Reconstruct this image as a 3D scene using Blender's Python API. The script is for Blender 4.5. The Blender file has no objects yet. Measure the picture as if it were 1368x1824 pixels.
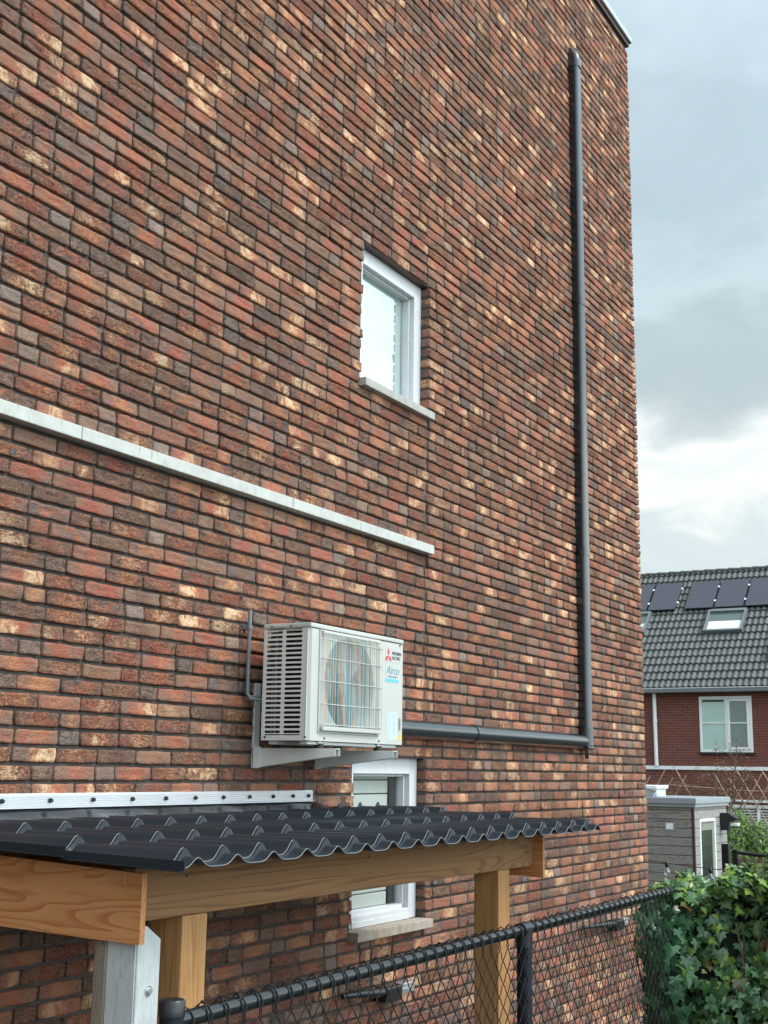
import bpy, bmesh, math, random
import numpy as np
from mathutils import Vector, Matrix
random.seed(7); rng = np.random.default_rng(11)
R = math.radians
scene = bpy.context.scene
COL = scene.collection

# ------------------------------------------------------------------ camera
YAW, PIT, ROLL = R(29.8687), R(11.4398), R(0.8509)
EYE = Vector((0, -3.34, 2.6))
fw = Vector((math.cos(YAW)*math.cos(PIT), math.sin(YAW)*math.cos(PIT), math.sin(PIT)))
rt = Vector((math.sin(YAW), -math.cos(YAW), 0)); up = rt.cross(fw)
r2 = rt*math.cos(ROLL)+up*math.sin(ROLL); u2 = -rt*math.sin(ROLL)+up*math.cos(ROLL)
cd = bpy.data.cameras.new('camera'); cam = bpy.data.objects.new('camera', cd); COL.objects.link(cam)
m = Matrix((r2, u2, -fw)).transposed().to_4x4(); m.translation = EYE; cam.matrix_world = m
cd.sensor_fit = 'VERTICAL'; cd.sensor_height = 24; cd.lens = 2267.2/1824*24
cd.clip_start = 0.05; cd.clip_end = 900
scene.camera = cam

# ------------------------------------------------------------------ sky, sun, exposure
SUN_EL, SUN_AZ = R(50), (0.38, -1.0)          # light comes from behind the camera, a little from the far end
w = bpy.data.worlds.new('World'); scene.world = w; w.use_nodes = True
nt = w.node_tree; N = nt.nodes; L = nt.links
for n in list(N): N.remove(n)
def wn(t, **k):
    n = N.new(t)
    for a, b in k.items(): setattr(n, a, b)
    return n
def wmath(op, a, b=None, c=None, clamp=False):
    n = wn('ShaderNodeMath', operation=op, use_clamp=clamp)
    for i, v in enumerate((a, b, c)):
        if v is None: continue
        if isinstance(v, (int, float)): n.inputs[i].default_value = v
        else: L.new(v, n.inputs[i])
    return n.outputs[0]
tc = wn('ShaderNodeTexCoord'); sep = wn('ShaderNodeSeparateXYZ'); L.new(tc.outputs['Generated'], sep.inputs[0])
mp = wn('ShaderNodeMapping'); mp.inputs['Scale'].default_value = (1, 1, 2.3); mp.inputs['Location'].default_value = (.3, 1.7, .2)
L.new(tc.outputs['Generated'], mp.inputs[0])
n1 = wn('ShaderNodeTexNoise'); n1.inputs['Scale'].default_value = 2.6; n1.inputs['Detail'].default_value = 7; n1.inputs['Roughness'].default_value = .5; n1.inputs['Distortion'].default_value = .35
L.new(mp.outputs[0], n1.inputs[0])
n2 = wn('ShaderNodeTexNoise'); n2.inputs['Scale'].default_value = 8.5; n2.inputs['Detail'].default_value = 8; n2.inputs['Roughness'].default_value = .55; n2.inputs['Distortion'].default_value = .5
L.new(mp.outputs[0], n2.inputs[0])
t0 = wmath('ADD', sep.outputs[2], wmath('MULTIPLY', wmath('SUBTRACT', n1.outputs[0], .5), .20))
t0 = wmath('ADD', t0, wmath('MULTIPLY', wmath('SUBTRACT', n2.outputs[0], .5), .16), clamp=True)
ramp = wn('ShaderNodeValToRGB'); cr = ramp.color_ramp; cr.interpolation = 'B_SPLINE'
stops = [(0, (.60, .65, .66)), (.13, (.58, .66, .68)), (.17, (.62, .71, .72)), (.185, (.80, .84, .81)), (.205, (.90, .92, .87)), (.225, (.70, .77, .77)), (.245, (.95, .98, .95)), (.27, (.62, .69, .70)),
         (.30, (.44, .53, .55)), (.345, (.43, .53, .57)), (.38, (.60, .71, .75)), (.42, (.44, .56, .62)), (.46, (.44, .55, .61)), (.52, (.56, .69, .76)), (.60, (.60, .73, .80)), (.8, (.66, .72, .78)), (1, (.62, .68, .73))]
cr.elements[0].position = 0; cr.elements[0].color = (*stops[0][1], 1)
cr.elements[1].position = 1; cr.elements[1].color = (*stops[-1][1], 1)
for p, c in stops[1:-1]:
    e = cr.elements.new(p); e.color = (*c, 1)
L.new(t0, ramp.inputs[0])
# brighter cloud where the sun stands behind it
sv = Vector((SUN_AZ[0], SUN_AZ[1], 0)).normalized()*math.cos(SUN_EL); sv.z = math.sin(SUN_EL)
dp = wn('ShaderNodeVectorMath', operation='DOT_PRODUCT'); L.new(tc.outputs['Generated'], dp.inputs[0]); dp.inputs[1].default_value = Vector((.10, -1, .42)).normalized()
glow = wmath('MULTIPLY', wmath('POWER', wmath('MAXIMUM', dp.outputs['Value'], 0), 2.0), 3.6)
amp = wmath('MULTIPLY', wmath('ADD', glow, 1.0), 10.0)
sc = wn('ShaderNodeVectorMath', operation='SCALE'); L.new(ramp.outputs[0], sc.inputs[0]); L.new(amp, sc.inputs['Scale'])
sky = wn('ShaderNodeTexSky'); sky.sky_type = 'NISHITA'; sky.sun_disc = False
sky.sun_elevation = SUN_EL; sky.sun_rotation = math.atan2(SUN_AZ[0], SUN_AZ[1])
mx = wn('ShaderNodeMix', data_type='RGBA'); mx.inputs[0].default_value = .92
L.new(sky.outputs[0], mx.inputs[6]); L.new(sc.outputs[0], mx.inputs[7])
bg = wn('ShaderNodeBackground'); bg.inputs[1].default_value = .1; L.new(mx.outputs[2], bg.inputs[0])
wo = wn('ShaderNodeOutputWorld'); L.new(bg.outputs[0], wo.inputs[0])
sd = bpy.data.lights.new('sun', 'SUN'); sd.energy = 1.5; sd.angle = R(14); sd.color = (1, .96, .9)
so = bpy.data.objects.new('sun', sd); COL.objects.link(so); so.rotation_euler = sv.to_track_quat('Z', 'Y').to_euler()
scene.view_settings.view_transform = 'Standard'; scene.view_settings.look = 'None'; scene.view_settings.gamma = 1
scene.view_settings.exposure = 0.32

# ------------------------------------------------------------------ helpers
def tag(o, label=None, cat=None, group=None, kind=None):
    if label: o['label'] = label
    if cat: o['category'] = cat
    if group: o['group'] = group
    if kind: o['kind'] = kind
    return o
def thing(name, label, cat, loc=(0, 0, 0), group=None):
    o = bpy.data.objects.new(name, None); COL.objects.link(o); o.location = loc; o.empty_display_size = .2
    return tag(o, label, cat, group)
def link(name, me, parent=None, label=None):
    o = bpy.data.objects.new(name, me); COL.objects.link(o)
    if parent:
        o.parent = parent
        q = parent; off = Vector((0, 0, 0))
        while q: off += q.location; q = q.parent
        o.location = -off
    if label: o['label'] = label
    return o
def link_w(name, me, parent, label=None):      # geometry given in world coordinates, under a thing placed elsewhere
    return link(name, me, parent, label)

class MB:
    def __init__(s): s.v = []; s.f = []; s.mi = []; s.sm = []
    def add(s, vs, fs, mi=0, smooth=False):
        b = len(s.v); s.v += [tuple(p) for p in vs]
        for f in fs: s.f.append([i+b for i in f]); s.mi.append(mi); s.sm.append(smooth)
        return s
    def box(s, x0, x1, y0, y1, z0, z1, bev=0, mi=0, M=None):
        bm = bmesh.new(); bmesh.ops.create_cube(bm, size=1)
        for v in bm.verts: v.co = Vector(((x0+x1)/2+v.co.x*(x1-x0), (y0+y1)/2+v.co.y*(y1-y0), (z0+z1)/2+v.co.z*(z1-z0)))
        if bev > 0: bmesh.ops.bevel(bm, geom=bm.edges[:], offset=bev, segments=2, affect='EDGES', profile=.5)
        if M: bmesh.ops.transform(bm, matrix=M, verts=bm.verts[:])
        bm.verts.index_update()
        s.add([v.co[:] for v in bm.verts], [[v.index for v in f.verts] for f in bm.faces], mi); bm.free(); return s
    def tube(s, pts, r, n=8, mi=0, cap=True, smooth=True):
        pts = [Vector(p) for p in pts]; K = len(pts); rr = r if isinstance(r, (list, tuple)) else [r]*K
        vs = []; fs = []; prev = None
        for i, p in enumerate(pts):
            t = (pts[min(i+1, K-1)]-pts[max(i-1, 0)]).normalized()
            if prev is None:
                a = t.cross(Vector((0, 0, 1)) if abs(t.z) < .9 else Vector((1, 0, 0))).normalized()
            else:
                a = (prev-t*prev.dot(t)).normalized()
            prev = a; b = t.cross(a)
            for k in range(n):
                an = 2*math.pi*k/n; vs.append(p+(a*math.cos(an)+b*math.sin(an))*rr[i])
        for i in range(K-1):
            for k in range(n): fs.append([i*n+k, i*n+(k+1) % n, (i+1)*n+(k+1) % n, (i+1)*n+k])
        s.add(vs, fs, mi, smooth)
        if cap: s.add(vs[:n], [list(range(n))[::-1]], mi); s.add(vs[(K-1)*n:], [list(range(n))], mi)
        return s
    def prism(s, poly, axis, a, b, mi=0, smooth=False):
        n = len(poly)
        def P(p, t):
            return {'x': (t, p[0], p[1]), 'y': (p[0], t, p[1]), 'z': (p[0], p[1], t)}[axis]
        vs = [P(p, a) for p in poly]+[P(p, b) for p in poly]
        s.add(vs, [[i, (i+1) % n, n+(i+1) % n, n+i] for i in range(n)], mi, smooth)
        s.add(vs[:n], [list(range(n))[::-1]], mi); s.add(vs[n:], [list(range(n))], mi); return s
    def mesh(s, name, mats):
        me = bpy.data.meshes.new(name); me.from_pydata(s.v, [], s.f)
        for mt in (mats if isinstance(mats, (list, tuple)) else [mats]): me.materials.append(mt)
        me.polygons.foreach_set('material_index', s.mi); me.polygons.foreach_set('use_smooth', s.sm)
        bm = bmesh.new(); bm.from_mesh(me); bmesh.ops.recalc_face_normals(bm, faces=bm.faces[:]); bm.to_mesh(me); bm.free()
        me.update(); return me
    def obj(s, name, mats, parent=None, label=None): return link(name, s.mesh(name, mats), parent, label)

def np_mesh(name, V, Q, mats, attrs=(), mi=None, smooth=True):
    """V (n,3), Q list of arrays of faces with equal corner count"""
    me = bpy.data.meshes.new(name); V = np.asarray(V, np.float32)
    me.vertices.add(len(V)); me.vertices.foreach_set('co', V.ravel())
    tot = sum(len(q)*q.shape[1] for q in Q); nf = sum(len(q) for q in Q)
    me.loops.add(tot); me.polygons.add(nf)
    me.loops.foreach_set('vertex_index', np.concatenate([q.ravel() for q in Q]).astype(np.int32))
    cnt = np.concatenate([np.full(len(q), q.shape[1]) for q in Q]); st = np.concatenate([[0], np.cumsum(cnt)[:-1]])
    me.polygons.foreach_set('loop_start', st.astype(np.int32))
    me.polygons.foreach_set('use_smooth', np.full(nf, smooth, bool))
    for mt in (mats if isinstance(mats, (list, tuple)) else [mats]): me.materials.append(mt)
    if mi is not None: me.polygons.foreach_set('material_index', mi.astype(np.int32))
    for an, typ, data in attrs:
        a = me.attributes.new(an, typ, 'POINT'); a.data.foreach_set('color' if typ == 'FLOAT_COLOR' else 'vector', np.asarray(data, np.float32).ravel())
    me.update(calc_edges=True); me.validate(); return me

# ------------------------------------------------------------------ materials
class Mat:
    def __init__(s, name, rough=.5, metal=0, spec=.5):
        s.m = bpy.data.materials.new(name); s.m.use_nodes = True; s.t = s.m.node_tree
        s.b = s.t.nodes['Principled BSDF']; s.b.inputs['Roughness'].default_value = rough; s.b.inputs['Metallic'].default_value = metal
        s.b.inputs['Specular IOR Level'].default_value = spec
    def n(s, t, ins=None, **k):
        n = s.t.nodes.new(t)
        for a, b in k.items(): setattr(n, a, b)
        for a, b in (ins or {}).items():
            if isinstance(b, bpy.types.NodeSocket): s.t.links.new(b, n.inputs[a])
            else: n.inputs[a].default_value = b
        return n
    def math(s, op, a, b=0.0, c=0.0, clamp=False): return s.n('ShaderNodeMath', {0: a, 1: b, 2: c}, operation=op, use_clamp=clamp).outputs[0]
    def mix(s, f, a, b, blend='MIX'):
        A = a if isinstance(a, bpy.types.NodeSocket) else (*a, 1); B = b if isinstance(b, bpy.types.NodeSocket) else (*b, 1)
        return s.n('ShaderNodeMix', {0: f, 6: A, 7: B}, data_type='RGBA', blend_type=blend).outputs[2]
    def ramp(s, f, st, interp='LINEAR'):
        r = s.n('ShaderNodeValToRGB', {0: f}); c = r.color_ramp; c.interpolation = interp
        def C(q): return (*q, 1) if isinstance(q, tuple) else (q, q, q, 1)
        c.elements[0].position = st[0][0]; c.elements[0].color = C(st[0][1]); c.elements[1].position = st[-1][0]; c.elements[1].color = C(st[-1][1])
        for p, q in st[1:-1]: e = c.elements.new(p); e.color = C(q)
        return r.outputs[0]
    def obj(s, scale=(1, 1, 1), loc=(0, 0, 0)):
        tc = s.n('ShaderNodeTexCoord'); return s.n('ShaderNodeMapping', {0: tc.outputs['Object'], 'Scale': scale, 'Location': loc}).outputs[0]
    def noise(s, vec, scale, detail=4, rough=.5, dist=0): return s.n('ShaderNodeTexNoise', {'Vector': vec, 'Scale': scale, 'Detail': detail, 'Roughness': rough, 'Distortion': dist}).outputs[0]
    def base(s, c):
        if isinstance(c, bpy.types.NodeSocket): s.t.links.new(c, s.b.inputs['Base Color'])
        else: s.b.inputs['Base Color'].default_value = (*c, 1)
        return s
    def rough(s, c): s.t.links.new(c, s.b.inputs['Roughness']); return s
    def bump(s, h, st=.3, dist=.01):
        n = s.n('ShaderNodeBump', {'Height': h, 'Strength': st, 'Distance': dist}); s.t.links.new(n.outputs[0], s.b.inputs['Normal']); return s

def plain(name, c, rough=.5, metal=0, var=.12, scale=8, spec=.5, bump=0, dirt=None):
    a = Mat(name, rough, metal, spec); v = a.obj(); nz = a.noise(v, scale, 5, .6)
    col = a.mix(a.ramp(nz, [(.3, 0.0), (.7, 1.0)]), tuple(x*(1-var) for x in c), tuple(min(1, x*(1+var)) for x in c))
    if dirt:
        d = a.noise(a.obj((3, 3, .6), (5, 2, 1)), dirt[1], 6, .65); col = a.mix(a.ramp(d, [(dirt[2], 0.0), (dirt[2]+.2, dirt[3])]), col, dirt[0])
    a.base(col)
    a.rough(a.math('ADD', a.math('MULTIPLY', a.noise(v, scale*3, 4), .2), rough-.1))
    if bump: a.bump(a.noise(v, scale*12, 4, .6), bump, .003)
    return a.m

def brick_mat():
    a = Mat('facing_brick', .85, 0, .3)
    at = a.n('ShaderNodeAttribute', attribute_name='brick_rand'); s1 = a.n('ShaderNodeSeparateColor', {0: at.outputs['Color']}); alpha = at.outputs['Alpha']
    r, g, b = s1.outputs
    uv = a.n('ShaderNodeAttribute', attribute_name='brick_uv'); s2 = a.n('ShaderNodeSeparateXYZ', {0: uv.outputs['Vector']}); U, V, HD = s2.outputs
    tc = a.n('ShaderNodeTexCoord'); off = a.n('ShaderNodeCombineXYZ', {0: a.math('MULTIPLY', b, 31), 1: a.math('MULTIPLY', g, 17), 2: a.math('MULTIPLY', b, 57)})
    P = a.n('ShaderNodeVectorMath', {0: tc.outputs['Object'], 1: off.outputs[0]}, operation='ADD').outputs[0]
    def nz(sx, sz, sc, d=4, rg=.55, di=0.0):
        return a.noise(a.n('ShaderNodeMapping', {0: P, 'Scale': (sx, 1, sz)}).outputs[0], sc, d, rg, di)
    body = a.ramp(r, [(0, (.19, .105, .080)), (.10, (.31, .160, .098)), (.26, (.41, .175, .098)), (.40, (.40, .125, .078)), (.56, (.46, .160, .088)), (.74, (.53, .235, .110)), (.88, (.40, .115, .076)), (1, (.55, .265, .125))])
    tan = a.mix(b, (.32, .185, .120), (.225, .150, .118))
    big = nz(1, 1.2, 9, 3, .5, .6)
    endm = a.math('ABSOLUTE', a.math('SUBTRACT', U, .5))                       # 0 centre .5 ends
    tanm = a.ramp(a.math('ADD', a.math('MULTIPLY', endm, .7), a.math('MULTIPLY', big, 1.0)), [(.55, 0.0), (.80, .92)])
    col = a.mix(tanm, body, tan)
    red = a.ramp(nz(1.2, 1.6, 20, 5, .65, 1.2), [(.5, 0.0), (.60, .8)])
    col = a.mix(a.math('MULTIPLY', red, a.ramp(r, [(.2, .15), (.6, 1.0)])), col, (.46, .118, .074))
    # pale flashed patches
    c0 = a.math('ADD', a.math('MULTIPLY', b, .7), .15)
    dx = a.math('MULTIPLY', a.math('SUBTRACT', U, c0), a.math('ADD', 1.5, a.math('MULTIPLY', r, 2.2)))
    blob = a.math('SUBTRACT', 1.0, a.math('ADD', a.math('MULTIPLY', dx, dx), a.math('MULTIPLY', a.math('POWER', a.math('ABSOLUTE', a.math('SUBTRACT', V, .45)), 2.0), .9)))
    shp = nz(1.0, .8, 17, 3, .5, 1.6)
    pm0 = a.math('ADD', a.math('MULTIPLY', blob, .62), a.math('ADD', a.math('MULTIPLY', a.math('SUBTRACT', shp, .5), 2.6), a.math('MULTIPLY', a.math('SUBTRACT', nz(2.6, .8, 42, 6, .75, 1.5), .5), 2.2)))
    amt = a.ramp(g, [(.66, 0.0), (.84, .55), (.97, .95)])
    warm = a.math('MULTIPLY', a.ramp(pm0, [(-.0, 0.0), (.35, .85)]), amt)
    col = a.mix(warm, col, (.68, .310, .145))
    pm = a.math('MULTIPLY', a.ramp(pm0, [(.30, 0.0), (.72, .95)]), amt)
    col = a.mix(pm, col, a.mix(nz(1, 1, 50, 3), (.86, .52, .27), (.98, .76, .52)))
    # blue-grey burn
    bm = a.math('MULTIPLY', a.ramp(nz(1, 1.3, 17, 5, .65, .8), [(.5, 0.0), (.6, .85)]), a.ramp(g, [(.09, 1.0), (.20, 0.0)]))
    col = a.mix(bm, col, (.125, .130, .135))
    # headers are duller and greyer
    hd = a.mix(a.ramp(b, [(.25, 0.0), (.75, 1.0)]), (.285, .190, .142), (.275, .225, .195))
    hd = a.mix(a.ramp(big, [(.4, 0.0), (.7, .5)]), hd, tan)
    col = a.mix(a.math('MULTIPLY', HD, a.ramp(r, [(.52, .8), (.68, .05)])), col, hd)
    sp = nz(1, 1, 150, 3, .7); col = a.mix(a.ramp(sp, [(.34, .5), (.48, 0.0)]), col, (.10, .07, .055))
    col = a.mix(a.ramp(nz(1, 1, 240, 2, .6), [(.56, 0.0), (.72, .35)]), col, (.60, .46, .33))
    # shade of the drag folds, painted as thin dark lines
    cr2 = nz(.8, 2.2, 26, 1, .4, 1.8); ln = a.ramp(a.math('ABSOLUTE', a.math('SUBTRACT', cr2, .53)), [(.010, .9), (.034, 0.0)])
    col = a.mix(a.math('MULTIPLY', ln, a.ramp(alpha, [(.3, 0.0), (.6, 1.0)])), col, (.05, .034, .028))
    wide = a.noise(a.n('ShaderNodeMapping', {0: tc.outputs['Object'], 'Scale': (.6, 1, 1)}).outputs[0], .9, 4, .6)
    col = a.mix(a.ramp(wide, [(.35, .28), (.6, 0.0)]), col, a.mix(.55, col, (.13, .105, .095)))
    a.base(col)
    cre = nz(1.0, 2.4, 26, 5, .62, 2.2)
    crk = a.ramp(a.math('ABSOLUTE', a.math('SUBTRACT', cre, .5)), [(0, 0.0), (.035, 1.0)])
    crs = a.math('MULTIPLY', a.math('SUBTRACT', 1.0, crk), a.ramp(alpha, [(.35, 0.0), (.7, 1.0)]))
    h = a.math('SUBTRACT', a.math('ADD', a.math('MULTIPLY', nz(1, 1.8, 34, 6, .72, 1.2), 1.5), a.math('MULTIPLY', sp, .5)), a.math('MULTIPLY', crs, .8))
    a.bump(h, 1.0, .009); return a.m
def mortar_mat():
    a = Mat('mortar', .95, 0, .2); v = a.obj(); n = a.noise(v, 14, 6, .6)
    a.base(a.mix(a.ramp(n, [(.35, 0.0), (.65, 1.0)]), (.065, .058, .054), (.108, .096, .088))); a.bump(a.noise(v, 180, 3), .5, .003); return a.m
def wood(name, c0, c1, axis, sc=1.0, rough=.6, knots=True):
    a = Mat(name, rough, 0, .35); s = {'x': (.35, 5, 5), 'y': (5, .35, 5), 'z': (5, 5, .28)}[axis]; s = tuple(q*sc for q in s)
    v = a.obj(s, (random.random()*9, random.random()*9, random.random()*9)); d = a.noise(v, 1.0, 3, .45, .5)
    rings = a.math('FRACT', a.math('MULTIPLY', d, 27)); ln = a.ramp(rings, [(0, 0.0), (.55, .25), (.86, 1.0), (.93, 1.0), (1, 0.0)]); fine = a.noise(a.obj(tuple(q*14 for q in s)), 1.4, 4, .6)
    f = a.math('ADD', a.math('MULTIPLY', ln, .75), a.math('MULTIPLY', fine, .45))
    col = a.mix(f, c0, c1); big = a.noise(a.obj((1, 1, 1)), 2.5, 3); col = a.mix(a.ramp(big, [(.4, 0.0), (.7, .3)]), col, tuple(q*.7 for q in c0))
    if knots:
        vo = a.n('ShaderNodeTexVoronoi', {'Vector': a.obj(tuple(q*.33 for q in s)), 'Scale': 2.6}); col = a.mix(a.ramp(vo.outputs['Distance'], [(.03, .9), (.10, 0.0)]), col, tuple(q*.22 for q in c0))
    a.base(col); a.bump(f, .25, .002); return a.m
def glass(name, tint, refl=.45, rough=.02):
    a = Mat(name, rough); t = a.t; t.nodes.remove(a.b); out = [n for n in t.nodes if n.type == 'OUTPUT_MATERIAL'][0]
    gl = a.n('ShaderNodeBsdfGlossy', {'Color': (.93, .98, .98, 1), 'Roughness': rough}); tr = a.n('ShaderNodeBsdfTransparent', {'Color': (*tint, 1)})
    lw = a.n('ShaderNodeLayerWeight', {0: .5}); fr = a.n('ShaderNodeMath', {0: lw.outputs['Facing'], 1: 4.0}, operation='POWER'); wv = a.noise(a.obj((1, 1, 1)), 1.8, 2); bp = a.n('ShaderNodeBump', {'Height': wv, 'Strength': .25, 'Distance': .02})
    t.links.new(bp.outputs[0], gl.inputs['Normal'])
    f = a.math('ADD', a.math('MULTIPLY', fr.outputs[0], 1.3), refl, clamp=True)
    mx = a.n('ShaderNodeMixShader', {0: f, 1: tr.outputs[0], 2: gl.outputs[0]}); t.links.new(mx.outputs[0], out.inputs[0]); return a.m

M = {}
M['brick'] = brick_mat(); M['mortar'] = mortar_mat()
M['stone'] = plain('cast_stone', (.48, .49, .455), .8, var=.1, scale=14, bump=.2, dirt=((.16, .16, .12), 22, .56, .7))
M['sill'] = plain('sill_stone', (.38, .38, .345), .85, var=.12, scale=20, bump=.3, dirt=((.30, .15, .09), 9, .52, .5))
M['pvc'] = plain('white_frame', (.60, .62, .64), .3, var=.02, scale=5)
M['sill_low'] = plain('dusty_sill', (.40, .345, .285), .85, var=.12, scale=20, bump=.3, dirt=((.30, .15, .085), 7, .46, .6))
M['coping'] = plain('coping_metal', (.44, .48, .48), .4, var=.04)
M['dark'] = plain('dark_void', (.012, .013, .015), .8)
M['brown_metal'] = plain('lintel_metal', (.07, .038, .035), .5)
M['glass'] = glass('window_glass', (.88, .94, .92), .38)
M['glass_low'] = glass('window_glass_low', (.89, .91, .90), .12)
M['blind'] = plain('pale_blind', (.62, .66, .62), .7, var=.04, scale=3)
M['skysheet'] = plain('sky_sheen_sheet', (.70, .76, .75), .6, var=.03, scale=2)  # white sheet added behind the upper pane to brighten its sky reflection
M['room'] = plain('room_wall', (.22, .28, .27), .9, var=.2, scale=2)
M['trunk'] = plain('slate_plastic', (.012, .020, .026), .18, var=.08, scale=3, spec=.6)
M['trunk'].node_tree.nodes['Principled BSDF'].inputs['Coat Weight'].default_value = .35; M['trunk'].node_tree.nodes['Principled BSDF'].inputs['Coat Roughness'].default_value = .12
M['conduit'] = plain('grey_conduit', (.16, .18, .19), .5, var=.1, scale=20)
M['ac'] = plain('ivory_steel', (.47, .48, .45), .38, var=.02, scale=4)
M['acside'] = plain('ivory_steel_side_lit', (.62, .62, .585), .4, var=.02, scale=4)  # casing ivory again, lightened in colour to offset shade on this side
M['ac_bracket'] = plain('bracket_paint', (.70, .72, .69), .4, var=.04)
M['fin'] = plain('condenser_fins', (.035, .04, .045), .6)
M['rubber'] = plain('black_rubber', (.02, .02, .02), .7)
M['zinc'] = plain('zinc_metal', (.62, .64, .66), .35, metal=.8, var=.1, scale=30)
M['alu'] = plain('aluminium', (.66, .68, .71), .38, metal=.7, var=.05, scale=3)
M['epdm'] = plain('black_flashing', (.010, .011, .013), .24, var=.2, scale=10, spec=.55)
M['beam'] = wood('shaded_beam_wood', (.30, .155, .062), (.15, .072, .027), 'x', 1.0)  # same wood as the fascia, with its shade mixed into the colour
M['fascia'] = wood('douglas_board', (.64, .31, .125), (.42, .155, .052), 'y', 1.3)
M['postwood'] = wood('douglas_post', (.50, .275, .115), (.32, .145, .048), 'z', 1.6)
M['oldwood'] = wood('weathered_post', (.32, .27, .215), (.14, .11, .085), 'z', 2.5)
M['concrete'] = plain('grey_concrete', (.50, .53, .53), .85, var=.1, scale=10, bump=.35, dirt=((.28, .30, .30), 30, .5, .6))
M['powder'] = plain('black_powdercoat', (.008, .011, .014), .2, var=.1, scale=5, spec=.6); M['postcoat'] = plain('post_coating', (.008, .011, .018), .6, var=.1, scale=5, spec=.25)
M['wire'] = plain('coated_wire', (.010, .011, .012), .5, spec=.3)
M['black'] = plain('black_plastic', (.012, .013, .016), .35)
M['white'] = plain('white_plastic', (.86, .88, .88), .4, var=.03)
M['sticker'] = plain('white_sticker', (.86, .88, .87), .35, var=.01)
M['paleblue'] = plain('pale_sticker', (.52, .66, .74), .4, var=.02)
M['red'] = plain('badge_red', (.55, .03, .045), .4, var=.02)
M['ink'] = plain('dark_ink', (.05, .055, .07), .5, var=.02)
M['teal'] = plain('teal_ink', (.05, .30, .38), .5, var=.02)
M['cyan'] = plain('cyan_ink', (.10, .50, .68), .5, var=.02)
M['greyink'] = plain('grey_ink', (.32, .36, .42), .5, var=.02)
M['yellow'] = plain('warning_yellow', (.78, .62, .06), .5, var=.02)

def text_mesh(s, size, x, y, z, mat, parent, name, shear=0, off=0, ext=.0006, rotz=0, sx=1):
    cu = bpy.data.curves.new('t', 'FONT'); cu.body = s; cu.size = size; cu.shear = shear; cu.extrude = ext; cu.offset = off
    o = bpy.data.objects.new('t', cu); COL.objects.link(o); bpy.context.view_layer.update()
    me = bpy.data.meshes.new_from_object(o.evaluated_get(bpy.context.evaluated_depsgraph_get())); bpy.data.objects.remove(o)
    mt = Matrix.Translation((x, y, z)) @ Matrix.Rotation(R(90), 4, 'X') @ Matrix.Rotation(rotz, 4, 'Z') @ Matrix.Scale(sx, 4, (1, 0, 0))
    me.transform(mt); me.materials.clear(); me.materials.append(mat); return link(name, me, parent)

# ------------------------------------------------------------------ the brick house wall
ROW0, PITCH, HB = 2.664-42*.0625, .0625, .0485
XL, XC, ZT = -0.6, 10.10, 9.03
OPEN = [(5.56, 6.325, 4.592, 5.414), (5.56, 6.325, 1.778, 2.664)]
JX = 6.325
SILLX = (5.535, 6.335)
house = thing('brick_house', 'tall house wall of dark red, brown and yellow mottled brick filling most of the picture', 'house', (7, 0, 0))

def lay_bricks():
    out = []          # x0,x1,z0,z1,header,depth
    k0 = int((0-ROW0)/PITCH); k1 = int((ZT-ROW0)/PITCH)
    rs = random.Random(5)
    for k in range(k0, k1):
        z0 = ROW0+k*PITCH+(PITCH-HB)/2; z1 = z0+HB
        zc = (z0+z1)/2
        forb = []     # forbidden x ranges
        for a, b, c, d in OPEN:
            if c-.01 < zc < d: forb.append((a, b))
            if c-.004 < zc < c+.052: forb.append(SILLX)
        if 3.786 < zc < 3.849: forb.append((-5, 6.328))
        cuts = [JX] if (2.66 < zc < 4.60) else []
        x = XC; first = True; lasth = 0
        while x > XL:
            if first: Lb = .208 if k % 2 else .100; first = False
            else:
                h = rs.random() < (.30 if lasth == 0 else .03)
                Lb = .100 if h else .208
            lasth = 1 if Lb < .15 else 0
            a, b = x-Lb, x; x -= Lb+rs.uniform(.007, .0115)
            segs = [(a, b)]
            for c in cuts:
                segs = [q for s in segs for q in ([(s[0], c-.0015), (c+.0015, s[1])] if s[0] < c < s[1] else [s])]
            for f0, f1 in forb:
                ns = []
                for s in segs:
                    if s[1] <= f0 or s[0] >= f1: ns.append(s); continue
                    if s[0] < f0: ns.append((s[0], f0))
                    if s[1] > f1: ns.append((f1, s[1]))
                segs = ns
            for s in segs:
                if s[1]-s[0] < .022: continue
                dep = .03
                if any(abs(s[0]-f1) < .002 or abs(s[1]-f0) < .002 for f0, f1 in [(o[0], o[1]) for o in OPEN]): dep = .10
                if s[1] > XC-.01: dep = .10
                if abs(zc-2.695) < .04 or abs(zc-5.445) < .04: dep = .07
                out.append((s[0], s[1], z0, z1, 1.0 if (Lb < .15 and dep != .10) else 0.0, dep))
    return np.array(out)

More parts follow.
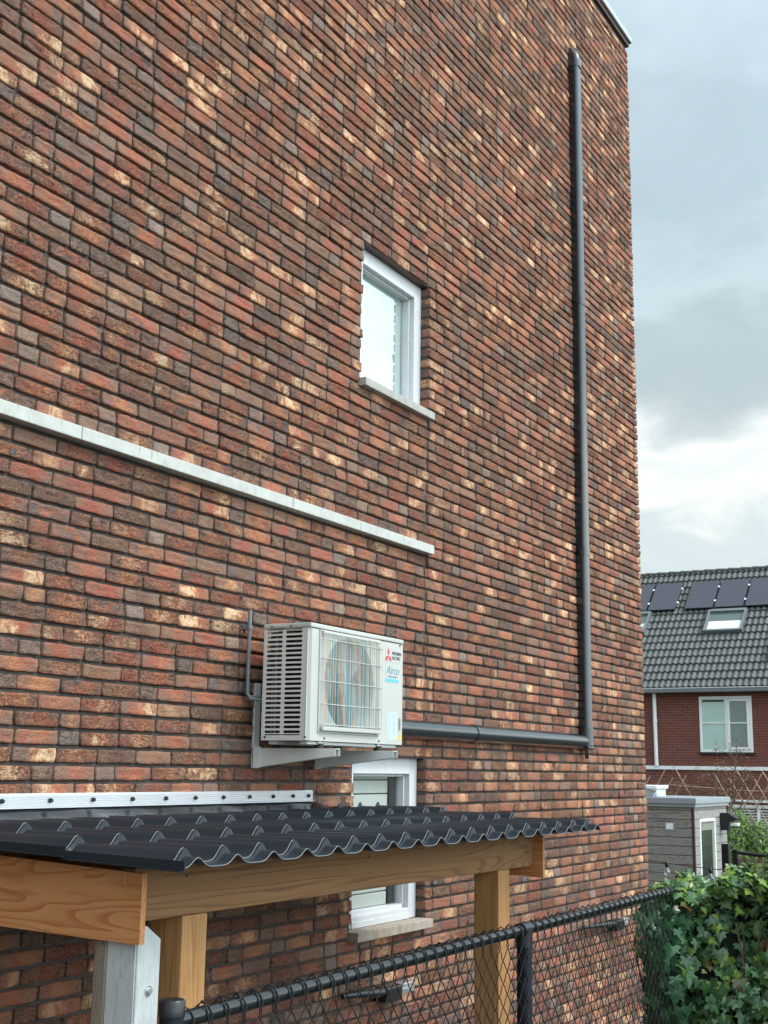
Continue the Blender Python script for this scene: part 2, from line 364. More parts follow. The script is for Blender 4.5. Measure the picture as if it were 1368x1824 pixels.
def brick_mesh(B, nu, nv, base, org, ax):
    """B rows x0,x1,z0,z1,header,depth. ax: along-wall unit; outward normal nrm."""
    n = len(B); L_ = B[:, 1]-B[:, 0]; H_ = B[:, 3]-B[:, 2]
    e = .0032
    uu = np.concatenate([[0], np.linspace(0, 1, nu-2), [1]]); vv = np.concatenate([[0], np.linspace(0, 1, nv-2), [1]])
    U, V = np.meshgrid(uu, vv); U = U.ravel(); V = V.ravel(); G = nu*nv
    iu = np.tile(np.arange(nu), nv); iv = np.repeat(np.arange(nv), nu)
    border = (iu == 0) | (iu == nu-1) | (iv == 0) | (iv == nv-1)
    X = e+U[None]*(L_[:, None]-2*e); Z = e+V[None]*(H_[:, None]-2*e)
    X = np.where(iu == 0, 0, np.where(iu == nu-1, L_[:, None], X)); Z = np.where(iv == 0, 0, np.where(iv == nv-1, H_[:, None], Z))
    ph = rng.uniform(0, 6.28, (n, 8))
    wob = lambda t, a, b, f: .5*np.sin(t*f+ph[:, a:a+1])+.5*np.sin(t*f*2.3+ph[:, b:b+1])
    am = rng.uniform(.0004, .0022, (n, 1))
    # outline: top, bottom, ends wander a little
    Z = Z+(1-Z/H_[:, None])*wob(X, 0, 1, 28)*am+Z/H_[:, None]*wob(X, 2, 3, 31)*am
    X = X+wob(Z, 4, 5, 90)*am*.8
    cut = (((iu == 0) | (iu == nu-1)) & ((iv == 0) | (iv == nv-1)))
    cs = rng.uniform(.002, .0065, (n, 1))
    X = X+np.where(cut, np.where(iu == 0, 1, -1)*cs, 0); Z = Z+np.where(cut, np.where(iv == 0, 1, -1)*cs*.7, 0)
    X = X+np.where(border, rng.normal(0, .0006, X.shape), 0); Z = Z+np.where(border, rng.normal(0, .0005, X.shape), 0)
    nearc = (((iu <= 1) & (iv <= 1)) | ((iu >= nu-2) & (iv <= 1)) | ((iu <= 1) & (iv >= nv-2)) | ((iu >= nu-2) & (iv >= nv-2))) & ~cut
    base_out = rng.normal(0, .0016, (n, 1)); tx = rng.normal(0, .0012, (n, 1)); tz = rng.normal(0, .0014, (n, 1))
    rel = base_out+tx*(U-.5)*2+tz*(V-.5)*2
    amp = rng.uniform(.0003, .0026, (n, 1))
    rel = rel+amp*(np.sin(X*55+ph[:, 0:1]+Z*70)*.5+np.sin(Z*150+ph[:, 1:2]+X*23)*.5+np.sin(X*110-Z*90+ph[:, 6:7])*.35)
    # folds pressed into hand-moulded faces
    fold = rng.uniform(0, 1, (n, 1)) > .42; s0 = rng.uniform(.2, .8, (n, 1)); sl = rng.uniform(-.35, .35, (n, 1))
    dline = (V-(.5+sl*(U-s0)*2.2+.06*np.sin(U*9+ph[:, 7:8])))*H_[:, None]
    rel = rel-np.where(fold, .0050*np.exp(-(dline/.0050)**2)*np.exp(-((U-s0)/.32)**2), 0)
    out = np.where(border, rel-.0026, rel)
    ringi = [i for i in range(nu)]+[i*nu+nu-1 for i in range(1, nv)]+[(nv-1)*nu+i for i in range(nu-2, -1, -1)]+[i*nu for i in range(nv-2, 0, -1)]
    ringi = np.array(ringi); Rn = len(ringi)
    Xa = np.concatenate([X, X[:, ringi]], 1)+B[:, 0:1]; Za = np.concatenate([Z, Z[:, ringi]], 1)+B[:, 2:3]
    Oa = np.concatenate([out, np.repeat(-B[:, 5:6], Rn, 1)], 1)
    ax = np.array(ax); nr = np.array([ax[1], -ax[0], 0.0])
    P = np.array(org)[None, None]+Xa[..., None]*ax+Oa[..., None]*nr; P[..., 2] += Za
    T = G+Rn
    q = []
    for j in range(nv-1):
        for i in range(nu-1): q.append((j*nu+i, j*nu+i+1, (j+1)*nu+i+1, (j+1)*nu+i))
    for i in range(Rn): q.append((ringi[(i+1) % Rn], ringi[i], G+i, G+(i+1) % Rn))
    q = np.array(q)
    F = (q[None]+(np.arange(n)*T)[:, None, None]).reshape(-1, 4)+base
    rc = np.concatenate([rng.uniform(0, 1, (n, 3)), rng.uniform(0, 1, (n, 1))], 1)
    C = np.repeat(rc[:, None], T, 1).reshape(-1, 4)
    uvU = np.concatenate([np.broadcast_to(U, (n, G)), np.broadcast_to(U[ringi], (n, Rn))], 1)
    uvV = np.concatenate([np.broadcast_to(V, (n, G)), np.broadcast_to(V[ringi], (n, Rn))], 1)
    # short bricks show the same scale of patches
    UV = np.stack([uvU, uvV, np.repeat(B[:, 4:5], T, 1)], -1).reshape(-1, 3)
    return P.reshape(-1, 3), F, C, UV

B = lay_bricks()
near = (B[:, 0] < 6.5) & (B[:, 0] > 2.2) & (B[:, 2] < 7)
Vs, Fs, Cs, Us = [], [], [], []; base = 0
for sel, nu, nv in ((near, 14, 8), (~near, 8, 6)):
    if sel.sum() == 0: continue
    P, F, C, UV = brick_mesh(B[sel], nu, nv, base, (0, 0, 0), (1, 0, 0)); base += len(P)
    Vs.append(P); Fs.append(F); Cs.append(C); Us.append(UV)
# gable return round the far corner
rb = []
k1 = int((ZT-ROW0)/PITCH)
for k in range(int(-ROW0/PITCH), k1):
    z0 = ROW0+k*PITCH+(PITCH-HB)/2; x = .11 if k % 2 == 0 else .11
    while x < 4.9:
        Lb = .1 if random.random() < .25 else .208; rb.append((x, min(x+Lb, 5.0), z0, z0+HB, 1.0 if Lb < .15 else 0.0, .03)); x += Lb+.009
P, F, C, UV = brick_mesh(np.array(rb), 5, 4, base, (XC, 0, 0), (0, 1, 0)); base += len(P)
Vs.append(P); Fs.append(F); Cs.append(C); Us.append(UV)
nb = sum(len(f) for f in Fs)
# mortar bed, 12 mm back, with the window openings left out
MY = .0155
mb = MB()
xs = [XL, 5.56, 6.325, XC-MY]; zs = [-.3, 1.778, 2.664, 4.592, 5.414, ZT]
for i in range(3):
    for j in range(5):
        if i == 1 and j in (1, 3): continue
        mb.add([(xs[i], MY, zs[j]), (xs[i+1], MY, zs[j]), (xs[i+1], MY, zs[j+1]), (xs[i], MY, zs[j+1])], [[0, 1, 2, 3]])
mb.add([(XC-MY, MY, -.3), (XC-MY, 5, -.3), (XC-MY, 5, ZT), (XC-MY, MY, ZT)], [[0, 1, 2, 3]])
for a, b, c, d in OPEN:
    mb.add([(b+.004, MY, c), (b+.004, .12, c), (b+.004, .12, d), (b+.004, MY, d)], [[0, 1, 2, 3]])
    mb.add([(a-.004, MY, c), (a-.004, .12, c), (a-.004, .12, d), (a-.004, MY, d)], [[0, 1, 2, 3]])
mv = np.array(mb.v, float); mq = np.array(mb.f)+base
V_ = np.concatenate(Vs+[mv]); Q_ = np.concatenate(Fs+[mq])
C_ = np.concatenate(Cs+[np.zeros((len(mv), 4))]); U_ = np.concatenate(Us+[np.zeros((len(mv), 3))])
mi = np.zeros(len(Q_), int); mi[nb:] = 1
me = np_mesh('wall', V_, [Q_], [M['brick'], M['mortar']], [('brick_rand', 'FLOAT_COLOR', C_), ('brick_uv', 'FLOAT_VECTOR', U_)], mi)
sm = np.ones(len(Q_), bool); sm[nb:] = False; me.polygons.foreach_set('use_smooth', sm)
link('wall', me, house)
MB().box(XL, XC-.1, .3, 5.0, 0, ZT-.05).obj('core', M['mortar'], house)
mb = MB(); mb.box(XL, XC+.035, -.035, 5.05, 9.065, 9.120, .004); mb.obj('coping', M['coping'], house)
MB().box(XL, XC+.012, -.012, 5.0, ZT-.005, 9.064).obj('coping_shadow_strip', M['brown_metal'], house)  # dark strip painted for the shadow below the coping
# band of cast stone, three lengths
for a, b in ((-.5, 2.02), (2.023, 3.453), (3.456, 4.882), (4.885, 6.325)):
    MB().box(a, b, -.042, .02, 3.799, 3.851, .003).obj('stone_band', M['stone'], house)
# windows
for wi, (a, b, c, d) in enumerate(OPEN):
    fr = MB(); fy = .058; c2 = c+.045
    fr.box(a-.01, a+.085, fy, fy+.072, c2, d, .003); fr.box(b-.085, b-.001, fy, fy+.072, c2, d, .003)
    fr.box(a+.085, b-.085, fy, fy+.072, d-.086, d, .003); fr.box(a+.085, b-.085, fy, fy+.072, c2, c2+.055, .003)
    fr.box(a+.085, b-.085, fy-.008, fy+.0, c2, c2+.03, .002)
    for q in ((a+.083, a+.100), (b-.100, b-.083)): fr.box(q[0], q[1], fy+.03, fy+.078, c2+.05, d-.08, .002)
    fr.box(a+.09, b-.09, fy+.03, fy+.078, d-.100, d-.084, .002); fr.box(a+.09, b-.09, fy+.03, fy+.078, c2+.053, c2+.075, .002)
    win = fr.obj('window', M['pvc'], house, 'white framed upper window above the stone band' if wi == 0 else 'white framed lower window half hidden behind the carport roof')
    g = MB(); g.add([(a+.095, fy+.064, c2+.06), (b-.095, fy+.064, c2+.06), (b-.095, fy+.064, d-.09), (a+.095, fy+.064, d-.09)], [[0, 1, 2, 3]]); g.obj('pane', M['glass'] if wi == 0 else M['glass_low'], win)
    s = MB(); s.box(5.54, 6.33, -.038-.01*wi, .06, c-.002, c+.043, .003); s.obj('sill', M['sill'] if wi == 0 else M['sill_low'], win)
    li = MB(); li.box(a, b, .012, fy+.03, d+.0005, d+.012); li.obj('lintel', M['brown_metal'], win)
    rm = MB(); x0, x1, y0, y1 = a-.3, b+.5, fy+.09, 1.2
    rm.add([(x0, y0, c-.2), (x1, y0, c-.2), (x1, y1, c-.2), (x0, y1, c-.2), (x0, y0, d+.1), (x1, y0, d+.1), (x1, y1, d+.1), (x0, y1, d+.1)],
           [[0, 1, 2, 3], [4, 5, 6, 7], [1, 2, 6, 5], [2, 3, 7, 6], [3, 0, 4, 7]])
    rm.obj('room', M['room'], win)
    bl = MB()
    if wi == 0:
        bl.box(a+.0, b-.105, fy+.080, fy+.086, c+.02, d-.02)
    else:
        for i in range(12): bl.box(a, b-.19, fy+.078, fy+.096, c+.05+i*.072, c+.05+i*.072+.066, .004)
    bl.obj('blind', M['blind'] if wi else M['skysheet'], win)

# ------------------------------------------------------------------ cable trunking
tr = thing('cable_trunking', 'dark slate plastic duct running from the air conditioner sideways and up the brick wall', 'duct', (8.7, 0, 2.82))
def dprof(w, h, r=.022, n=6):
    """profile in (along, out): flat back, rounded front corners"""
    p = [(-w/2, 0)]
    for cx, a0 in ((-w/2+r, math.pi), (w/2-r, math.pi/2)):
        for i in range(n+1):
            an = a0-i*math.pi/2/n; p.append((cx+r*math.cos(an), h-r+r*math.sin(an)))
    p.append((w/2, 0)); return p
def duct_v(mb, xc, z0, z1, w=.1, h=.078, r=.028):
    mb.prism([(xc+p[0], .004-p[1]) for p in dprof(w, h, r)], 'z', z0, z1, 0, True)
def duct_h(mb, zc, x0, x1, w=.104, h=.078, r=.03):
    el = [(-w/2, 0)]+[(w/2*math.cos(math.pi-t*math.pi/16), .022+(h-.022)*math.sin(t*math.pi/16)) for t in range(17)]+[(w/2, 0)]
    mb.prism([(.004-p[1], zc+p[0]) for p in el], 'x', x0, x1, 0, True)
def seal(me):
    pass
ZD = 2.815; XD = 8.685
mb = MB(); duct_h(mb, ZD, 5.05, 6.868); duct_h(mb, ZD, 6.876, XD-.05); o = mb.obj('horizontal_duct', M['trunk'], tr)
mb = MB(); duct_v(mb, XD, ZD+.09, 4.19); duct_v(mb, XD, 4.20, 6.12); duct_v(mb, XD, 6.13, 8.10); mb.box(XD-.0505, XD-.046, -.02, -.004, ZD+.1, 8.1); mb.obj('vertical_duct', M['trunk'], tr)
for z in (4.195, 6.125):
    mb = MB(); duct_v(mb, XD, z-.045, z+.02, .106, .082); mb.obj('coupling', M['trunk'], tr)
mb = MB(); duct_h(mb, ZD, 6.84, 6.90, .110, .082); mb.obj('coupling', M['trunk'], tr)
mb = MB(); duct_v(mb, XD, ZD-.03, ZD+.1, .11, .085, .038); mb.box(XD-.055, XD+.055, -.079, .002, ZD-.06, ZD-.029, .014); mb.obj('corner_elbow', M['trunk'], tr)
mb = MB()
prof = [(0.0, .085), (.05, .087), (.10, .080), (.14, .062), (.165, .035), (.175, .004)]
vs = []; fs = []; base_p = dprof(.108, 1.0, .03, 5)
for z, h in prof:
    for p in dprof(.108*(1-.35*(z/.175)**3), h, min(.038, h*.9), 5): vs.append((XD+p[0], .004-p[1], 8.06+z))
K = len(base_p)
for i in range(len(prof)-1):
    for k in range(K-1): fs.append([i*K+k, i*K+k+1, (i+1)*K+k+1, (i+1)*K+k])
mb.add(vs, fs, 0, True); mb.obj('end_cap', M['trunk'], tr)
mb = MB()
for dx in (-.012, .018): mb.tube([(XD+dx, -.03, ZD-.05), (XD+dx+.004, -.035, ZD-.085), (XD+dx+.02, -.03, ZD-.115)], .0075, 8)
mb.obj('cable_end', M['black'], tr)
# small screws on the cap
MB().box(XD-.012, XD+.004, -.082, -.076, 8.14, 8.16, .002).obj('screw_cover', M['black'], tr)

# ------------------------------------------------------------------ conduit beside the unit
cp = thing('electric_conduit', 'thin grey electrical conduit clipped upright on the brick left of the air conditioner', 'conduit', (4.6, 0, 2.9))
mb = MB(); mb.tube([(4.585, -.03, 2.915), (4.585, -.03, 3.285)], .0085, 10); mb.obj('tube', M['conduit'], cp)
mb = MB(); mb.tube([(4.585, -.03, 3.20), (4.585, -.03, 3.216)], .013, 10); mb.box(4.575, 4.60, -.022, .006, 3.200, 3.216); mb.obj('clip', M['conduit'], cp)
mb = MB(); mb.tube([(4.585, -.03, 2.92), (4.588, -.045, 2.895), (4.62, -.10, 2.89), (4.70, -.13, 2.89)], .008, 8); mb.tube([(4.60, -.02, 2.905), (4.66, -.10, 2.91), (4.72, -.13, 2.91)], .006, 8); mb.obj('lead', M['conduit'], cp)

# ------------------------------------------------------------------ air conditioner outdoor unit
AX0, AX1, AYF, AYB, AZ0, AZ1 = 4.574, 5.392, -.360, -.118, 2.716, 3.214
ac = thing('air_conditioner', 'ivory white outdoor air conditioner unit with round fan grille on wall brackets', 'air conditioner', ((AX0+AX1)/2, -.24, 2.6))
mb = MB()
# front panel with a round hole
cx, cz, rr = 4.905, 2.972, .213; n = 64
fx0, fx1, fz0, fz1 = AX0+.012, AX1, AZ0, AZ1-.022
circ = [(cx+rr*math.cos(2*math.pi*i/n), cz+rr*math.sin(2*math.pi*i/n)) for i in range(n)]
sq = []
for i in range(n):
    a = 2*math.pi*i/n; c, s = math.cos(a), math.sin(a); t = 1e9
    if c > 1e-6: t = min(t, (fx1-cx)/c)
    if c < -1e-6: t = min(t, (fx0-cx)/c)
    if s > 1e-6: t = min(t, (fz1-cz)/s)
    if s < -1e-6: t = min(t, (fz0-cz)/s)
    sq.append((cx+t*c, cz+t*s))
for cxn, czn in ((fx0, fz0), (fx1, fz0), (fx0, fz1), (fx1, fz1)):
    j = min(range(n), key=lambda q: (sq[q][0]-cxn)**2+(sq[q][1]-czn)**2); sq[j] = (cxn, czn)
mb.add([(x, AYF, z) for x, z in circ]+[(x, AYF, z) for x, z in sq], [[i, (i+1) % n, n+(i+1) % n, n+i] for i in range(n)])
# bell mouth going back
mb.add([(x, AYF, z) for x, z in circ]+[(cx+(x-cx)*.95, AYF+.02, cz+(z-cz)*.95) for x, z in circ]+[(cx+(x-cx)*.95, AYF+.09, cz+(z-cz)*.95) for x, z in circ],
       [[i, (i+1) % n, n+(i+1) % n, n+i] for i in range(n)]+[[n+i, n+(i+1) % n, 2*n+(i+1) % n, 2*n+i] for i in range(n)], 0, True)
# right side, bottom, back, bevelled front-left corner
mb.add([(AX1, AYF, AZ0), (AX1, AYB, AZ0), (AX1, AYB, AZ1-.02), (AX1, AYF, AZ1-.02)], [[0, 1, 2, 3]])
mb.add([(AX0, AYF+.012, AZ0), (AX1, AYF, AZ0), (AX1, AYB, AZ0), (AX0, AYB, AZ0)], [[0, 1, 2, 3]])
mb.add([(fx0, AYF, AZ0), (AX0, AYF+.012, AZ0), (AX0, AYF+.012, AZ1-.02), (fx0, AYF, AZ1-.02)], [[0, 1, 2, 3]], 0, True)
mb.box(cx-.262, cx-.252, AYF-.006, AYF+.001, cz-.218, cz+.218, .002); mb.box(cx+.254, cx+.262, AYF-.006, AYF+.001, cz-.218, cz+.218, .002)
mb.box(cx-.262, cx+.262, AYF-.006, AYF+.001, cz+.212, cz+.220, .002); mb.box(cx-.262, cx+.262, AYF-.006, AYF+.001, cz-.222, cz-.212, .002)
body = mb.obj('casing', M['ac'], ac)
mb = MB(); mb.box(AX0-.003, AX1+.003, AYF-.004, AYB+.003, AZ1-.019, AZ1+.002, .005); mb.box(AX0-.006, AX0, -.235, -.165, AZ1-.016, AZ1-.006, .002); mb.obj('top_cover', M['ac'], ac)
# louvred side: real slots, two columns of 22
ys = [AYB+.0, AYB-.018, -.216, -.233, -.318, AYF+.012]    # back to front
mb = MB(); X = AX0; zt, zb = 3.188, 2.742; ns = 22; pz = (zt-zb)/ns; sl = pz*.56
def sd_rect(y0, y1, z0, z1): mb.box(X, X+.0012, min(y0, y1), max(y0, y1), z0, z1)
sd_rect(AYB, ys[1], AZ0, AZ1-.02); sd_rect(ys[2], ys[3], zb-.002, zt+.002); sd_rect(ys[4], ys[5], AZ0, AZ1-.02)
sd_rect(ys[1], ys[4], zt, AZ1-.02); sd_rect(ys[1], ys[4], AZ0, zb)
for i in range(ns+1):
    z = zb+i*pz
    for a_, b_ in ((ys[1], ys[2]), (ys[3], ys[4])):
        sd_rect(a_, b_, z-(pz-sl)/2, z+(pz-sl)/2)
        if i < ns:      # round the slot ends
            for yy, sg in ((a_, -1), (b_, 1)):
                for zz, s2 in ((z+(pz-sl)/2, 1), (z+pz-(pz-sl)/2, -1)):
                    mb.add([(X+.0002, yy, zz-.0003*s2), (X+.0002, yy+sg*.004, zz-.0003*s2), (X+.0002, yy, zz+s2*.004)], [[0, 1, 2]])
mb.box(X-.003, X, AYF+.012, AYF+.016, AZ0+.004, AZ1-.022)
mb.obj('side_grille', M['acside'], ac)
mb = MB(); mb.box(AX0+.035, AX0+.05, AYB-.07, AYB-.012, AZ0+.01, AZ1-.03); mb.box(AX0+.03, AX0+.36, AYF+.16, AYB-.03, AZ0+.01, AZ1-.03); mb.obj('heat_exchanger', M['fin'], ac)
mb = MB(); mb.tube([(AX0+.02, AYB-.055, AZ0+.02), (AX0+.02, AYB-.055, AZ1-.05)], .006, 8); mb.tube([(AX0+.024, AYB-.035, AZ0+.02), (AX0+.024, AYB-.035, AZ0+.3), (AX0+.03, AYB-.06, AZ0+.33)], .004, 6); mb.obj('copper_pipe', M['conduit'], ac)
mb = MB(); mb.box(AX0+.025, AX1-.01, AYF+.10, AYF+.102, AZ0+.01, AZ1-.03); mb.obj('inner_panel', M['fin'], ac)
a = Mat('fan_plastic', .5); a.base((.16, .20, .21)); M['fan'] = a.m
mb = MB()
mb.tube([(cx, AYF+.02, cz), (cx, AYF+.07, cz)], [.048, .055], 24)
for kk in range(3):
    vs = []; a0 = kk*2.094+.4
    for i in range(13):
        t = i/12; an = a0+t*1.55
        for j in range(5):
            r_ = .05+j/4*.148; vs.append((cx+r_*math.cos(an+.25*(j/4)), AYF+.035+t*.045, cz+r_*math.sin(an+.25*(j/4))))
    mb.add(vs, [[i*5+j, i*5+j+1, (i+1)*5+j+1, (i+1)*5+j] for i in range(12) for j in range(4)], 0, True)
mb.obj('fan', M['fan'], ac)
# wire guard; the wires carry a faint alternating tint
a = Mat('guard_wire', .35); v = a.obj(); sx = a.n('ShaderNodeSeparateXYZ', {0: v}).outputs[0]
q = a.noise(a.n('ShaderNodeCombineXYZ', {0: sx}).outputs[0], 55, 2, .6)
a.base(a.ramp(q, [(.34, (.04, .22, .34)), (.43, (.12, .46, .52)), (.475, (.66, .76, .72)), (.525, (.74, .74, .70)), (.57, (.76, .46, .24)), (.66, (.44, .30, .20))])); M['guard'] = a.m
mb = MB(); nw = 50; gx0, gx1, gz0, gz1 = cx-.248, cx+.250, cz-.205, cz+.207; gy = AYF-.022
for i in range(nw):
    x = gx0+(gx1-gx0)*i/(nw-1)
    mb.tube([(x, AYF-.001, gz1), (x, gy+.004, gz1-.008), (x, gy, gz1-.02), (x, gy, gz0+.02), (x, gy+.004, gz0+.008), (x, AYF-.001, gz0)], .0014, 5, cap=False)
guard = mb.obj('fan_guard', M['guard'], ac)
mb = MB()
for z in (3.150, 3.068, 2.97, 2.872, 2.785): mb.tube([(gx0-.003, AYF-.003, z), (gx0+.003, gy-.002, z), (gx1-.003, gy-.002, z), (gx1+.003, AYF-.003, z)], .0023, 6)
mb.box(gx0, gx1, AYF-.022, AYF-.004, gz0-.008, gz0+.012, .004)
mb.box(gx0, gx1, AYF-.016, AYF-.004, gz1-.004, gz1+.010, .004)
mb.obj('guard_rail', M['ac'], ac)
for x, z in ((4.70, 2.728), (5.17, 2.728), (4.665, 3.18), (5.15, 3.18), (4.663, 2.76), (5.15, 2.76), (5.36, 3.185)): MB().tube([(x, AYF-.0035, z), (x, AYF+.002, z)], .0045, 8).obj('screw', M['fin'], ac)
for y, z in ((-.14, 2.73), (-.345, 2.73), (-.16, 3.203), (-.26, 3.203)): MB().tube([(AX0-.004, y, z), (AX0+.002, y, z)], .0045, 8).obj('screw', M['fin'], ac)
# badge: three red diamonds, name beside it
yb = AYF-.0012
bd = MB(); bd.box(5.222, AX1-.010, yb+.0004, AYF+.001, 3.098, 3.180); badge = bd.obj('brand_badge', M['ac'], ac)
mb = MB(); s_ = .024; ox, oz = 5.250, 3.126
for an in (90, 210, 330):
    d = Vector((math.cos(R(an)), math.sin(R(an)))); e1 = Vector((math.cos(R(an+30)), math.sin(R(an+30)))); e2 = Vector((math.cos(R(an-30)), math.sin(R(an-30))))
    pts = [Vector((0, 0)), e1*s_, (e1+e2)*s_, e2*s_]
    mb.add([(ox+p.x*.85, yb-.0003, oz+p.y) for p in pts], [[0, 1, 2, 3]])
mb.obj('emblem', M['red'], badge)
text_mesh('MITSUBISHI', .0215, 5.284, yb-.0003, 3.136, M['ink'], badge, 'lettering', off=0, sx=.80)
text_mesh('ELECTRIC', .0215, 5.284, yb-.0003, 3.114, M['ink'], badge, 'lettering', off=0, sx=.86)
bd = MB(); bd.box(5.224, 5.352, yb+.0004, AYF+.001, 3.004, 3.092); stk = bd.obj('installer_sticker', M['ac'], ac)
text_mesh('Airco', .056, 5.232, yb-.0003, 3.044, M['teal'], stk, 'lettering', shear=.3, off=-.0006, sx=.95)
text_mesh('Elektrotechniek', .0145, 5.246, yb-.0003, 3.028, M['greyink'], stk, 'lettering', sx=.95)
MB().box(5.226, 5.350, yb-.0003, yb+.0006, 3.007, 3.021).obj('stripe', M['cyan'], stk)
bd = MB(); bd.box(5.252, 5.338, yb+.0004, AYF+.001, 2.738, 2.866); lab = bd.obj('rating_label', M['paleblue'], ac)
mb = MB()
for i, x in enumerate((5.262, 5.272, 5.300, 5.310, 5.322)):
    z = 2.858
    while z > 2.765-(i % 2)*.015:
        l = random.uniform(.004, .013); mb.box(x, x+.004, yb-.0003, yb+.0006, z-l, z); z -= l+.003
    mb.obj('small_print', M['greyink'], lab); mb = MB()
MB().box(5.264, 5.275, yb-.0003, yb+.0006, 2.744, 2.752).obj('mark', M['greyink'], lab)
bd = MB(); mb = MB()
bd.prism([(5.352, 2.742), (5.386, 2.742), (5.369, 2.776)], 'y', yb-.0003, AYF+.001)
wl = bd.obj('warning_label', M['yellow'], ac)
mb.box(5.3675, 5.3705, yb-.0009, yb, 2.749, 2.764)
z = 2.84
while z > 2.785:
    l = random.uniform(.004, .010); mb.box(5.357, 5.363, yb-.0009, yb, z-l, z); mb.box(5.368, 5.373, yb-.0009, yb, z-l*.9, z); z -= l+.003
mb.obj('small_print', M['ink'], wl)
# brackets
for bx, wallx in ((4.70, 4.70), (5.205, 5.205)):
    mb = MB()
    mb.box(bx-.022, bx+.022, -.006, .004, 2.598, 2.70 if bx > 5 else 2.97, .001)      # wall plate
    mb.box(bx-.022, bx-.019, -.045, .0, 2.60, 2.69, .001)
    # tapering arm: deep at the wall, shallow at the tip
    t = .0025
    for xx in (bx-.019, bx+.019):
        mb.prism([(-.004, 2.600), (-.43, 2.654), (-.43, 2.684), (-.004, 2.684)], 'x', xx-t/2, xx+t/2)
    mb.box(bx-.019, bx+.019, -.43, -.004, 2.682, 2.685)
    br = mb.obj('bracket', M['ac_bracket'], ac)
    for y in (-.335, -.115):
        MB().tube([(bx+.0, y, 2.685), (bx+.0, y, 2.705)], .019, 12).obj('rubber_foot', M['rubber'], br)
        r_ = MB(); r_.box(bx-.03, bx+.03, y-.016, y+.016, 2.705, 2.713, .002); r_.tube([(bx, y, 2.70), (bx, y, 2.728)], .005, 8); r_.tube([(bx, y, 2.713), (bx, y, 2.72)], .011, 6, smooth=False)
        r_.obj('bolt', M['zinc'], br)
mb = MB(); mb.box(4.60, 5.37, -.34, -.30, 2.700, 2.7155, .003); mb.box(4.60, 5.37, -.18, -.14, 2.700, 2.7155, .003); mb.obj('base_rail', M['ac_bracket'], ac)

# ------------------------------------------------------------------ carport
EY, RX0, RX1 = -1.19, 2.73, 5.86
carport = thing('carport', 'timber lean-to carport with dark grey tile-profile steel roof fixed against the brick wall', 'carport', (4.2, -.6, 0))
a = Mat('roof_steel', .48, 0, .15); v = a.obj()
a.base(a.mix(a.ramp(a.noise(a.obj((2, 2, 2)), 60, 5, .7), [(.64, 0.0), (.76, .3)]), a.mix(a.noise(v, 5, 4), (.018, .023, .029), (.028, .034, .042)), (.16, .16, .15)))
a.rough(a.math('ADD', a.math('MULTIPLY', a.noise(v, 9, 5, .6), .22), .20)); M['roofsteel'] = a.m
WP = .176; TR = .378
def roof_z(x, y, s):            # s: 1 = on the raised end of a course
    u = ((x-RX0)/WP) % 1.0
    wv = (0.5+0.5*math.cos(2*math.pi*(u-.30+.09*math.sin(2*math.pi*(u-.30)))))**1.5
    return 2.345+(y+1.19)*.0475+.026*wv
def wave01(x):
    u = ((x-RX0)/WP) % 1.0; return (0.5+0.5*math.cos(2*math.pi*(u-.30+.09*math.sin(2*math.pi*(u-.30)))))**1.5
def roof_sheet():
    xs_ = []; x = RX0
    while x < RX1+1e-6: xs_.append(x); x += WP/16
    ys_ = [(-1.19, -.012), (-1.146, -.012)]
    step = -1.145
    rows = []
    y0 = -1.19
    prof = [(-1.190, 0.0), (-1.150, 0.0)]
    y = -1.150
    while y < 0.02:
        prof += [(y+.003, .019), (y+.012, .0195), (y+TR*.5, .010), (y+TR-.002, .0005)]; y += TR
    prof = [p for p in prof if p[0] < -.01]+[(-.005, .004)]
    vs = []; fs = []
    nx = len(xs_)
    for (yy, dz) in prof:
        for x in xs_: vs.append((x, yy, roof_z(x, yy, 0)+dz*(.30+.75*wave01(x))-.006))
    for j in range(len(prof)-1):
        for i in range(nx-1): fs.append([j*nx+i, j*nx+i+1, (j+1)*nx+i+1, (j+1)*nx+i])
    return vs, fs, prof, xs_
vs, fs, prof, xs_ = roof_sheet()
V0 = np.array(vs); nV = len(V0)
# underside copy 3 mm lower plus rims
V1 = V0-np.array([0, 0, .003]); nx = len(xs_); ny = len(prof)
Fq = np.array(fs); F2 = Fq[:, ::-1]+nV; rim = []
for i in range(nx-1): rim += [(i+1, i, nV+i, nV+i+1)]; b_ = (ny-1)*nx; rim += [(b_+i, b_+i+1, nV+b_+i+1, nV+b_+i)]
for j in range(ny-1): rim += [(j*nx, (j+1)*nx, nV+(j+1)*nx, nV+j*nx)]; c_ = nx-1; rim += [((j+1)*nx+c_, j*nx+c_, nV+j*nx+c_, nV+(j+1)*nx+c_)]
me = np_mesh('roof_sheet', np.concatenate([V0, V1]), [np.concatenate([Fq, F2, np.array(rim)])], M['roofsteel'], smooth=True)
rs_o = link('roof_sheet', me, carport)
md = rs_o.modifiers.new('edges', 'EDGE_SPLIT'); md.split_angle = R(38)
M['rimlight'] = plain('painted_rim_highlight', (.20, .235, .25), .35, var=.2, scale=30)  # pale tubes stand in for the highlight along step and eave edges
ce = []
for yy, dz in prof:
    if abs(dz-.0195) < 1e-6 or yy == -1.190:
        MB().tube([(x, yy-.0005, roof_z(x, yy, 0)+dz*(.30+.75*wave01(x))-.006) for x in xs_], .0013, 4, cap=False).obj('rim_highlight', M['rimlight'], rs_o)
